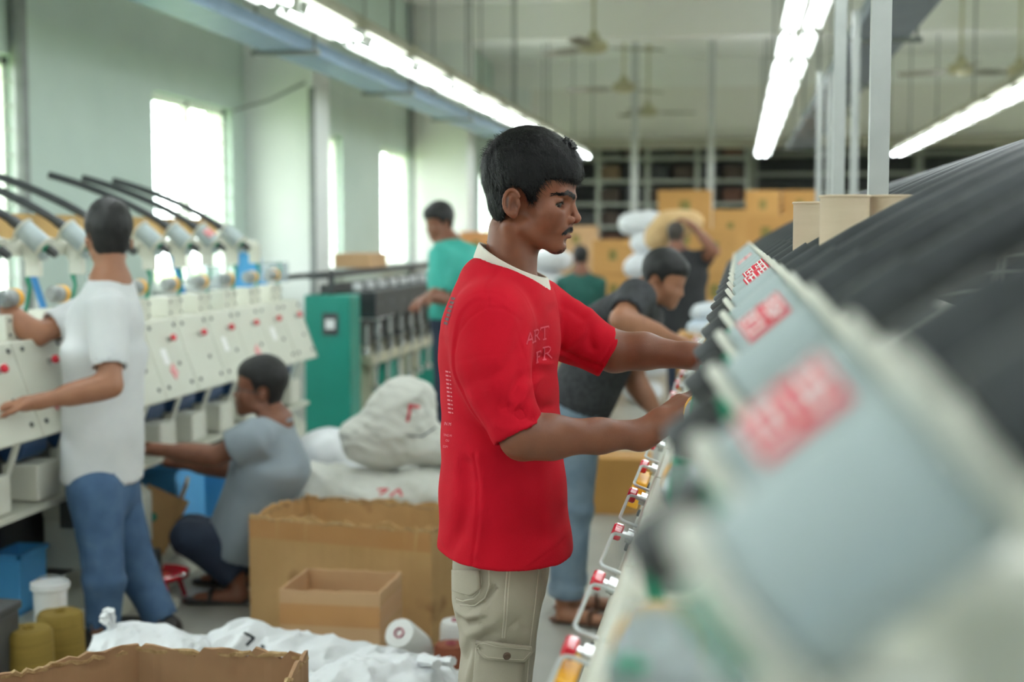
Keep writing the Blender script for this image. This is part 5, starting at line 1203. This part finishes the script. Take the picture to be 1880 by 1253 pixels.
x, y, z = L[:, 0], np.abs(L[:, 1]), L[:, 2]
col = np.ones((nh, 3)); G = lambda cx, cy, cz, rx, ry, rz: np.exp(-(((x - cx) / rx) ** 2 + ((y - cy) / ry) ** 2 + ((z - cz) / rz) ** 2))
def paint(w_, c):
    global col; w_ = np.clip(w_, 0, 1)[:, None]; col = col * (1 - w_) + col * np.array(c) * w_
lipw = np.clip(G(86, 0, -49, 9, 17, 3.5) + G(84, 0, -58, 9, 15, 4.2), 0, 1); paint(lipw * 0.8, (0.82, 0.62, 0.66))
paint(G(86, 8, -44, 12, 20, 5) * 0.85, (0.34, 0.33, 0.36)); paint(G(70, 0, -84, 18, 24, 9) * 0.55, (0.45, 0.44, 0.46)); paint(G(76, 14, -68, 12, 14, 8) * 0.25, (0.6, 0.6, 0.6))
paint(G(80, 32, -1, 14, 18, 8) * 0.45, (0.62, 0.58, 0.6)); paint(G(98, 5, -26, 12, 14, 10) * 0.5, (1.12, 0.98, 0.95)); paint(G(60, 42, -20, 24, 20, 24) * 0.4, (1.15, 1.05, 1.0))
paint(G(97, 6.5, -36, 4, 4, 3) * 0.8, (0.3, 0.26, 0.26)); paint(G(2, 73, 0, 8, 8, 12) * 0.5, (0.6, 0.5, 0.48))
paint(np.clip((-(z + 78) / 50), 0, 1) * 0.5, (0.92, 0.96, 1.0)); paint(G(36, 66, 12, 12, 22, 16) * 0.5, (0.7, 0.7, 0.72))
headV, headQ, headC, headN = V, Q, col, vnormals(V, Q)
me = np_mesh('body', V, Q, msk); vcolor(me, headC); wobj('body', me, man)
# eyes
M_scl = mat('eye_white', (196, 186, 178), None, 5, 0.2); M_iris = mat('dark_iris', (34, 22, 18), (44, 28, 20), 20, 0.1, coat=1.0)
for sy in (-1, 1):
    c = HO + RH @ (np.array([67.9, sy * 34, 1.0]) * mm); mb = MB(); r = 12.4 * mm
    mb.lathe([(r * math.sin(t), -r * math.cos(t)) for t in [math.pi * k / 12 for k in range(13)]], c=c, n=20); e = mb.build('eye', M_scl, man, world=True)
    gz = RH @ unit((0.78, -0.50, -0.28)); mb = MB(); mb.lathe([(0.0058 * math.cos(t), r * 0.915 + 0.0020 * math.sin(t)) for t in [0, 0.5, 1.0, math.pi / 2]], c=c, R=z_to(gz), n=16); io = mb.build('iris', M_iris, e); 
# hair cap and strands
hv, hq = hair_solid(RH, HO, 1.0, 0.0021, 1.0, noise=1.5, top=1.15)
HBM = mat('young_man_hair', (12, 12, 13), (23, 22, 23), 60, 0.45, 0.6, 260, stretch=(1, 1, 0.25), spec=0.28)
ho = wobj('hair', np_mesh('hair', hv, hq, HBM), man)
def strands(name, P, N, D, n, length, width, lift, m, parent, rs, curl=0.25, droop=0.0):
    k = rs.randint(0, len(P), n); p = P[k]; nn = N[k]; d = D[k] + rs.normal(scale=curl, size=(n, 3)); d -= nn * (d * nn).sum(1)[:, None]; d /= np.linalg.norm(d, axis=1)[:, None] + 1e-9
    Ls = (length[0] + (length[1] - length[0]) * rs.rand(n))[:, None]; lf = (lift[0] + (lift[1] - lift[0]) * rs.rand(n))[:, None]; w_ = (width * (0.6 + 0.8 * rs.rand(n)))[:, None]; sd = np.cross(d, nn); sd /= np.linalg.norm(sd, axis=1)[:, None] + 1e-9
    a = p - nn * 0.0015; b_ = p + d * Ls * 0.5 + nn * lf * 0.8; c = p + d * Ls + nn * lf * (0.6) - np.array([0, 0, droop]) * Ls
    Vs = np.stack([a + sd * w_, a - sd * w_, b_ + sd * w_, b_ - sd * w_, c + sd * w_ * 0.2, c - sd * w_ * 0.2], 1).reshape(-1, 3); base = np.arange(n)[:, None] * 6
    Qs = np.concatenate([base + np.array([0, 1, 3, 2]), base + np.array([2, 3, 5, 4])]); o = wobj(name, np_mesh(name, Vs, Qs, m, True), parent); o['kind'] = 'stuff'; return o
rs = np.random.RandomState(5); hn = vnormals(hv, hq); crown = HO + RH @ (np.array([-48, -6, 126]) * mm)
D = hv - crown; D /= np.linalg.norm(D, axis=1)[:, None] + 1e-9
Lh = (hv - HO) @ RH / mm; front = np.clip((Lh[:, 0] - 20) / 60, 0, 1)[:, None]; D = D + front * (RH @ np.array([0.2, 0, -0.35])); outer = (hn * D).sum(1) > -0.6
strands('hair_strands', hv[outer], hn[outer], D[outer], 9000, (0.012, 0.028), 0.00045, (0.0004, 0.0030), HBM, man, rs, 0.22)
low = (Lh[:, 2] < 45) & (np.abs(Lh[:, 1]) > 25)
strands('hair_strands', hv[low], hn[low], D[low] * 0.4 + np.array([0, 0, -1.0]), 2600, (0.006, 0.014), 0.0004, (0.0002, 0.0012), HBM, man, rs, 0.25)
frn = (Lh[:, 0] > 86) & (Lh[:, 2] < 66)
strands('fringe_strands', hv[frn], hn[frn], D[frn] * 0.3 + np.array([0.1, 0, -1.0]), 700, (0.008, 0.02), 0.0006, (0.0003, 0.002), HBM, man, rs, 0.35)
tf = np.linalg.norm(Lh - np.array([88, -5, 112]), axis=1) < 16
if tf.sum() > 5: strands('hair_tuft', hv[tf], hn[tf], np.tile(np.array([1.0, -0.1, 0.5]), (tf.sum(), 1)), 220, (0.012, 0.022), 0.0006, (0.004, 0.010), HBM, man, rs, 0.4)
cw = np.linalg.norm(Lh - np.array([-55, -20, 112]), axis=1) < 34
if cw.sum() > 5: strands('hair_wisps', hv[cw], hn[cw], np.tile(np.array([-1.0, 0.0, 0.3]), (cw.sum(), 1)), 120, (0.012, 0.028), 0.00035, (0.002, 0.010), HBM, man, rs, 0.5)
# brows, moustache, lashes, chin hair
Lx = (headV - HO) @ RH / mm
def region(pts, rad, xmin=55):
    q = np.stack([np.abs(Lx[:, 1]), Lx[:, 2]], 1); d = np.full(len(Lx), 99.0)
    for a_, b_ in zip(pts[:-1], pts[1:]): d = np.minimum(d, seg_dist2(q, a_[:2], b_[:2]) / (a_[2] if len(a_) > 2 else 1.0))
    return (d < rad) & (Lx[:, 0] > xmin)
def grow(name, mask, dloc, n, length, width, lift, curl=0.2):
    i = np.where(mask)[0]; dl = np.tile(np.array(dloc, float), (len(i), 1)); dl[:, 1] *= np.sign(Lx[i, 1]); strands(name, headV[i], headN[i], dl @ RH.T, n, length, width, lift, HBM, man, rs, curl)
grow('eyebrow', region([(7, 13, 1.2), (20, 17.5, 1.1), (34, 20.5, 0.85), (48, 16.5)], 3.4), (-0.6, 1.0, 0.05), 1700, (0.004, 0.008), 0.0004, (0.0003, 0.0010), 0.12)
grow('moustache', region([(1, -42.5), (11, -44.5), (21, -51)], 3.8, 70), (-0.3, 0.7, -0.8), 800, (0.003, 0.006), 0.0004, (0.0003, 0.0010))
grow('chin_hair', region([(0, -82), (8, -84), (13, -84)], 6.0, 60), (0.1, 0.2, -1.0), 260, (0.003, 0.006), 0.00035, (0.0002, 0.001), 0.4)
grow('eyelash', region([(25, 0.8), (37, 2.0), (50, -0.6)], 1.1, 58), (1.0, 0.45, -0.15), 320, (0.003, 0.0055), 0.00045, (0.0004, 0.0016))
# ---------------- T-shirt
M_redt = mat('red_jersey', (190, 8, 32), (198, 12, 38), 6, 0.85, 0.16, 420, spec=0.2)
M_rib = mat('cream_rib_knit', (224, 218, 204), (232, 227, 214), 20, 0.8, 0.3, 60)
FT = Field(j(795, 1060) * [1, 0, 1] + [0.0, YM - 0.36, -0.02], np.array([j(1165, 600, 0.25)[0], YM + 0.36, j(900, 430)[2]]), 0.0034)
rows = [(560, 834, 1010), (600, 818, 1016), (655, 812, 1019), (720, 816, 1024), (800, 815, 1031), (900, 809, 1039), (1010, 805, 1051), (1075, 806, 1054)]
sxs = [1.75, 1.85, 1.85, 1.8, 1.75, 1.7, 1.62, 1.6]
for (a, b_, i) in zip(rows[:-1], rows[1:], range(9)):
    FT.cone(j((a[1] + a[2]) / 2, a[0]), j((b_[1] + b_[2]) / 2, b_[0]), (a[2] - a[1]) / 2 * U, (b_[2] - b_[1]) / 2 * U, 0.012, side=(0, 1, 0), sx=(sxs[i] + sxs[i + 1]) / 2)
FT.cone(j(912, 600, -0.14), j(945, 596, 0.15), 0.062, 0.062, 0.035); FT.cone(j(890, 505, 0), j(905, 600, 0), 0.030, 0.075, 0.04, side=(0, 1, 0), sx=2.2); FT.cone(j(968, 560), j(972, 620), 0.042, 0.046, 0.05, side=(0, 1, 0), sx=1.9)
FT.cone(j(915, 538, -0.085), j(902, 600, -0.178), 0.026, 0.046, 0.035); FT.cone(j(930, 540, 0.085), j(975, 585, 0.175), 0.028, 0.055, 0.035)
# near sleeve
FT.chain([j(898, 592, -0.165), j(905, 670, -0.20), j(918, 722, -0.213)], [0.060, 0.055, 0.049], 0.04)
sA, sB = j(918, 722, -0.215), j(954, 797, -0.225); ad = unit(sB - sA)
FT.cyl(sA - ad * 0.02, sB, 0.048, 0.0485, 0.02); FT.cyl(sB - ad * 0.05, sB + ad * 0.02, 0.0435, 0.0445, 0.003, 'sub')
# far sleeve
FT.chain([j(985, 572, 0.16), j(1050, 612, 0.185)], [0.068, 0.058], 0.03); fA, fB = j(1050, 612, 0.185), j(1122, 652, 0.19); fd = unit(fB - fA)
FT.cyl(fA - fd * 0.02, fB, 0.057, 0.050, 0.02); FT.cyl(fB - fd * 0.05, fB + fd * 0.02, 0.044, 0.045, 0.003, 'sub')
# hem: cut and hollow
hz = 0.884; FT.plane((j(925, 1020)[0], YM, hz), (-0.10, -0.0, -1), 0.004)
FT.cone(j(926, 990), j(926, 1100), 0.105, 0.112, 0.003, 'sub', side=(0, 1, 0), sx=1.62)
# neck opening
nc = (j(872, 469) + j(1010, 533)) / 2; ne = unit(j(1010, 533) - j(872, 469)); nn_ = np.array([-ne[2], 0, ne[0]]); FT.cyl(nc - nn_ * 0.010, nc + nn_ * 0.14, 0.074, 0.088, 0.006, 'sub', side=(0, 1, 0), sx=1.06); FT.cone(nc - nn_ * 0.03, nc, 0.055, 0.062, 0.004, 'sub')
FT.warp(lambda X, Y, Z: 0.0022 * snoise(X, Y, Z * 0.5, 22, 31) + 0.0012 * snoise(X * 1.2, Y, Z * 0.6, 55, 32))
V, Q = FT.nets(); V = smooth_v(V, Q, 2); N = vnormals(V, Q)
xz = lambda pts, dy=-0.2: [tuple(j(px, py, dy)[[0, 2]]) for px, py in pts]
folds = [(xz([(946, 742), (968, 750), (990, 766)]), 0.009, -0.007), (xz([(925, 772), (955, 782), (985, 776)]), 0.012, 0.004), (xz([(966, 690), (950, 716), (934, 738)]), 0.010, -0.005), (xz([(974, 706), (966, 730), (958, 742)]), 0.007, 0.006),
         (xz([(955, 640), (935, 672), (905, 690)]), 0.012, -0.004), (xz([(880, 730), (905, 765), (925, 800)]), 0.012, 0.003), (xz([(870, 660), (885, 700), (900, 735)]), 0.014, -0.0035), (xz([(945, 600), (925, 640), (915, 700)]), 0.016, 0.003),
         (xz([(840, 640), (848, 608), (868, 582), (898, 563), (930, 566), (957, 586)]), 0.0028, -0.0012), (xz([(903, 488), (893, 520), (901, 560)]), 0.0035, -0.0026),
         (xz([(846, 660), (895, 648), (958, 645)]), 0.003, -0.0006), (xz([(908, 812), (950, 788), (990, 760)]), 0.0028, -0.0016),
         (xz([(884, 825), (893, 880), (893, 930), (886, 985), (878, 1045)], -0.12), 0.0035, -0.0035), (xz([(892, 830), (900, 890), (899, 940), (890, 1000)], -0.12), 0.010, 0.004), (xz([(870, 840), (876, 900), (862, 960), (835, 1000)], -0.1), 0.014, -0.006), (xz([(850, 850), (846, 920), (822, 985)], -0.1), 0.016, 0.004),
         (xz([(985, 560), (982, 640), (986, 720), (992, 800)], -0.05), 0.012, -0.005), (xz([(1005, 590), (1004, 700), (1012, 820), (1020, 950)], 0), 0.010, 0.003), (xz([(940, 860), (960, 920), (985, 970)], -0.1), 0.02, -0.004),
         (xz([(806, 975), (840, 1012), (900, 1028), (970, 1028), (1046, 990)], -0.08), 0.003, -0.0016), (xz([(850, 520), (838, 560), (826, 620)], -0.05), 0.014, -0.004),
         (xz([(1040, 560), (1075, 590), (1085, 640)], 0.12), 0.010, -0.006), (xz([(1080, 570), (1072, 610), (1030, 650)], 0.12), 0.009, 0.006), (xz([(1020, 640), (1060, 665), (1100, 680)], 0.1), 0.006, -0.006), (xz([(1018, 520), (1030, 570), (1022, 640)], 0.06), 0.008, -0.006), (xz([(1138, 606), (1092, 684)], 0.12), 0.003, -0.002)]
V = sculpt(V, N, folds, (0.05, -1, 0.1)); shirtV, shirtQ = V, Q
sh_o = wobj('t_shirt', np_mesh('t_shirt', V, Q, M_redt), man); sf = Surf(V, Q)
# collar: a ribbed band around the neckline
def ring(c_back, c_front, half_w, sag, up_, n=48):
    out = []
    for k in range(n):
        a = 2 * math.pi * k / n; t = (1 - math.cos(a)) / 2; p = c_back * (1 - t) + c_front * t; p = p + np.array([0, -math.sin(a) * half_w, 0]) + np.array([0, 0, 1]) * (-sag * abs(math.sin(a)) ** 2) + up_; out.append(p)
    return out
lo_r = ring(j(870, 472), j(1012, 537), 0.083, 0.012, np.zeros(3)); hi_r = ring(j(880, 444), j(1006, 511), 0.070, 0.006, np.zeros(3)); hi_i = [p * 0.94 + np.mean(hi_r, 0) * 0.06 for p in hi_r]; lo_i = [p * 0.90 + np.mean(lo_r, 0) * 0.10 for p in lo_r]
vs = [tuple(p) for r_ in (lo_r, hi_r, hi_i, lo_i) for p in r_]; n = len(lo_r); fs = [(a * n + k, a * n + (k + 1) % n, ((a + 1) % 4) * n + (k + 1) % n, ((a + 1) % 4) * n + k) for a in range(4) for k in range(n)]
mb = MB(); mb.add(vs, fs, True); co = mb.build('collar', M_rib, man, world=True, sharp=60); bv = co.modifiers.new('round', 'BEVEL'); bv.width = 0.003; bv.segments = 2; bv.limit_method = 'ANGLE'
mb = MB(); q = j(893, 449); mb.box((q[0] + 0.003, YM + 0.035, q[2] - 0.004), (0.003, 0.03, 0.022), R=roty(-0.5)); mb.build('neck_label', M_ink, man, world=True)
# lettering on the chest and back
M_let = mat('faded_pink_print', (212, 62, 84), (218, 76, 96), 60, 0.7); M_let2 = mat('pale_back_print', (222, 120, 132), (228, 140, 148), 60, 0.7); M_let3 = mat('charcoal_back_print', (92, 34, 40), (74, 30, 36), 80, 0.7)
GL = {'T': [[(0.5, 0), (0.5, 1)], [(0.02, 1), (0.98, 1)], [(0.02, 1), (0.02, 0.82)], [(0.98, 1), (0.98, 0.82)], [(0.3, 0), (0.7, 0)]],
      'R': [[(0.2, 0), (0.2, 1)], [(0.02, 1), (0.6, 1), (0.8, 0.9), (0.82, 0.72), (0.62, 0.52), (0.2, 0.5)], [(0.45, 0.5), (0.98, 0.0)], [(0.02, 0), (0.4, 0)]],
      'F': [[(0.25, 0), (0.25, 1)], [(0.05, 1), (0.9, 1), (0.92, 0.8)], [(0.25, 0.52), (0.7, 0.52)], [(0.68, 0.64), (0.68, 0.42)], [(0.05, 0), (0.48, 0)]],
      'A': [[(0.02, 0), (0.5, 1), (0.95, 0)], [(0.22, 0.36), (0.76, 0.36)], [(0.8, 0), (1.0, 0)]]}
def letter(ch, x0, y0, x1, y1, skew=0.0, wd=0.0046, mbx=None):
    for l in GL[ch]:
        stem = abs(l[0][0] - l[-1][0]) < 0.01 and abs(l[0][1] - l[-1][1]) > 0.5
        ribbon(sf, [(x0 + (x1 - x0) * u_, y1 + (y0 - y1) * v_ + skew * (u_ - 0.5)) for u_, v_ in l], wd if stem else wd * 0.62, 0.0012, mbx, 1.5)
for ch, bx in (('A', (966, 611, 979, 631)), ('R', (979, 606, 990, 626)), ('T', (991, 601, 1007, 623)), ('F', (983, 646, 993, 665)), ('R', (995, 637, 1013, 660))):
    mb = MB(); letter(ch, *bx, skew=-4.0, mbx=mb)
    if mb.v: mb.build('chest_lettering', M_let, sh_o, world=True)
def small_text(body, cx, cy, hpx, rot, m, squeeze=0.6):
    cu = bpy.data.curves.new('t', 'FONT'); cu.body = body; cu.size = 1.0; cu.align_x = 'LEFT'; ob = bpy.data.objects.new('t', cu); COL.objects.link(ob)
    me = bpy.data.meshes.new_from_object(ob.evaluated_get(bpy.context.evaluated_depsgraph_get())); bpy.data.objects.remove(ob)
    bm = bmesh.new(); bm.from_mesh(me); bmesh.ops.triangulate(bm, faces=bm.faces); vs = []; ok = True
    for v in bm.verts:
        a, b_ = v.co.x * hpx * squeeze, -v.co.y * hpx; px = cx + a * math.cos(rot) - b_ * math.sin(rot); py = cy + a * math.sin(rot) + b_ * math.cos(rot); h_ = sf.cast(px, py)
        vs.append(None if h_ is None else tuple(h_[0] + h_[1] * 0.0012))
    bm.verts.index_update(); mb = MB(); fs = [tuple(v.index for v in f.verts) for f in bm.faces]; fs = [f for f in fs if all(vs[i] is not None for i in f)]
    bm.free(); bpy.data.meshes.remove(me)
    good = [v if v is not None else (0, 0, -9) for v in vs]
    if fs:
        mb.add(good, fs); keep = sorted({i for f in fs for i in f}); rm = {o_: n_ for n_, o_ in enumerate(keep)}; mb.v = [mb.v[i] for i in keep]; mb.f = [tuple(rm[i] for i in f) for f in mb.f]
        mb.build('back_lettering', m, sh_o, world=True)
small_text('IN M', 816, 781, 9, 0.12, M_let2, 0.7); small_text('TING MI', 815, 801, 6, 0.12, M_let2, 0.7); small_text('OU', 819, 811, 6, 0.12, M_let2, 0.7); small_text('COPY', 814, 822, 6, 0.1, M_let2, 0.6)
for k in range(11):
    mb = MB(); yy = 682 + k * 7.5; x0 = 819 + k * 0.5; ribbon(sf, [(x0, yy), (x0 + 5, yy + 1)], 0.003, 0.0012, mb, 1.5); ribbon(sf, [(x0 + 6.5, yy + 1), (x0 + 9, yy + 2)], 0.002, 0.0012, mb, 1.5)
    if mb.v: mb.build('back_lettering', M_let2, sh_o, world=True)
for k in range(7):
    mb = MB(); yy = 548 + k * 7.5; x0 = 833 - k * 2.2; ribbon(sf, [(x0 - 4, yy), (x0 + 3, yy + 2)], 0.005, 0.0012, mb, 1.5)
    if mb.v: mb.build('back_lettering', M_let3, sh_o, world=True)
# ---------------- khaki cargo trousers
M_kh = mat('khaki_twill', (172, 163, 146), (181, 172, 155), 10, 0.8, 0.22, 500)
M_st = mat('khaki_stitching', (198, 190, 174), None, 10, 0.8)
FP = Field(np.array([j(800, 1253)[0] - 0.03, YM - 0.24, 0.05]), np.array([j(1060, 1000)[0] + 0.06, YM + 0.26, j(925, 985)[2]]), 0.0042)
FP.cone(j(922, 960), j(918, 1075), 0.085, 0.088, 0.03, side=(0, 1, 0), sx=1.85)
pr = [[(1040, 838, 988), (1100, 840, 984), (1150, 849, 980), (1200, 850, 974), (1253, 846, 970), (1330, 842, 962)], [(1040, 862, 1008), (1100, 868, 992), (1150, 872, 984), (1200, 870, 978), (1253, 868, 972), (1330, 864, 966)]]
for i, (hp, kn, an) in enumerate(legs):
    dy = (-0.085, 0.10)[i]; pts = [j((a + b_) / 2, yy, dy) for yy, a, b_ in pr[i]]; rs_ = [(b_ - a) / 2 * U * (1 + dy / YM) for yy, a, b_ in pr[i]]
    FP.chain(pts, rs_, 0.025, side=(0, 1, 0), sx=1.12); e = an + [0, 0, 0.0]
    FP.cone(pts[-1], kn, rs_[-1], 0.066, 0.02); FP.cyl(kn, e, 0.067, 0.066, 0.02); FP.cyl(e - [0, 0, 0.01], e + [0, 0, 0.06], 0.058, 0.058, 0.003, 'sub')
FP.warp(lambda X, Y, Z: 0.0022 * snoise(X, Y, Z * 1.6, 26, 51) + 0.0014 * snoise(X, Y, Z, 60, 52))
V, Q = FP.nets(); V = smooth_v(V, Q, 2); N = vnormals(V, Q); xz2 = lambda p: xz(p, -0.15)
V = sculpt(V, N, [(xz2([(838, 1108), (865, 1112), (893, 1100), (912, 1075)]), 0.006, -0.0105), (xz2([(842, 1122), (862, 1128), (890, 1118)]), 0.007, 0.0090), (xz2([(842, 1140), (858, 1150), (880, 1138)]), 0.007, -0.0075), (xz2([(845, 1190), (862, 1165), (890, 1150), (915, 1130)]), 0.014, 0.0075), (xz2([(850, 1215), (872, 1185), (900, 1160)]), 0.012, -0.0060),
                      (xz2([(860, 1250), (868, 1215), (872, 1185)]), 0.008, 0.0075), (xz2([(985, 1040), (983, 1110), (975, 1180), (970, 1253)]), 0.005, -0.0060), (xz2([(940, 1150), (955, 1140), (965, 1160)]), 0.006, -0.0045)], (0, -1, 0.1))
tr_o = wobj('trousers', np_mesh('trousers', V, Q, M_kh), man); sp = Surf(V, Q)
for nm, l in (('side_seam', [(931, 1046), (928, 1080), (925, 1130), (922, 1172)]), ('side_seam', [(936, 1046), (933, 1080), (930, 1130), (926, 1172)]), ('pocket_stitching', [(880, 1046), (884, 1070), (880, 1090), (870, 1100), (850, 1104), (838, 1100)]), ('pocket_stitching', [(898, 1046), (898, 1075), (890, 1098), (872, 1112), (845, 1112)]),
              ('pocket_stitching', [(838, 1086), (848, 1087), (856, 1094), (868, 1095), (884, 1078)]), ('pocket_seam', [(874, 1190), (872, 1220), (869, 1253)]), ('pocket_seam', [(958, 1215), (957, 1253)]), ('inner_seam', [(988, 1046), (982, 1110), (973, 1180), (967, 1253)])):
    mb = MB(); cord(sp, l, 0.0014, mb, 0.0004)
    if mb.v: mb.build(nm, M_st, tr_o, world=True)
def patch_on(sf_, poly, off, th, m, name, parent, cuts=3):
    bm = bmesh.new(); vs = [bm.verts.new((p[0], p[1], 0)) for p in poly]; bm.faces.new(vs); bmesh.ops.triangulate(bm, faces=bm.faces)
    for _ in range(cuts): bmesh.ops.subdivide_edges(bm, edges=bm.edges, cuts=1, use_grid_fill=True)
    bmesh.ops.triangulate(bm, faces=bm.faces)
    for v in bm.verts:
        h_ = sf_.cast(v.co.x, v.co.y)
        if h_ is not None: v.co = h_[0] + h_[1] * off
    bm.normal_update(); me = bpy.data.meshes.new(name); bm.to_mesh(me); bm.free(); me.materials.append(m); me.polygons.foreach_set('use_smooth', [True] * len(me.polygons))
    o = wobj(name, me, parent); so_ = o.modifiers.new('thickness', 'SOLIDIFY'); so_.thickness = th; so_.offset = 0; return o
patch_on(sp, [(876, 1190), (958, 1213), (957, 1262), (868, 1262)], 0.005, 0.006, M_kh, 'cargo_pocket', tr_o)
patch_on(sp, [(875, 1169), (966, 1184), (969, 1196), (955, 1214), (894, 1207), (876, 1191)], 0.0105, 0.005, M_kh, 'pocket_flap', tr_o)
patch_on(sp, [(838, 1046), (882, 1048), (884, 1080), (868, 1094), (838, 1086)], 0.006, 0.008, M_kh, 'back_pocket', tr_o)
h_ = sp.cast(927, 1200); mb = MB(); mb.lathe([(0.0072, 0.0), (0.0072, 0.002), (0.005, 0.0035), (0.002, 0.0026), (0.0, 0.0032)], c=h_[0] + h_[1] * 0.0125, R=z_to(h_[1]), n=18); mb.build('button', mat('aged_copper_button', (104, 84, 74), (120, 98, 86), 40, 0.4, metal=0.6), tr_o, world=True)
for l in ([(879, 1176), (962, 1189)], [(884, 1189), (898, 1202), (952, 1208), (963, 1195)]):
    P_ = [sp.cast(*p) for p in resample(l, 4)]; P_ = [h[0] + h[1] * 0.0138 for h in P_ if h]; mb = MB(); mb.tube(P_, 0.0007, 5); mb.build('flap_stitching', M_st, tr_o, world=True)
# shoes on the floor, below the frame
for i, (hp, kn, an) in enumerate(legs):
    Fs = Field(an * [1, 1, 0] + [-0.08, -0.08, -0.02], an * [1, 1, 0] + [0.26, 0.08, 0.14], 0.006); Fs.cone(an * [1, 1, 0] + [0, 0, 0.045], an * [1, 1, 0] + [0.17, 0, 0.036], 0.043, 0.036, 0.02, side=(0, 1, 0), sx=1.1); Fs.cone(an * [1, 1, 0] + [0, 0, 0.05], an, 0.043, 0.042, 0.02); Fs.plane((0, 0, 0), (0, 0, -1), 0.006)
    V, Q = Fs.nets(); wobj('shoe', np_mesh('shoe', smooth_v(V, Q, 1), Q, M_dshoe), man)
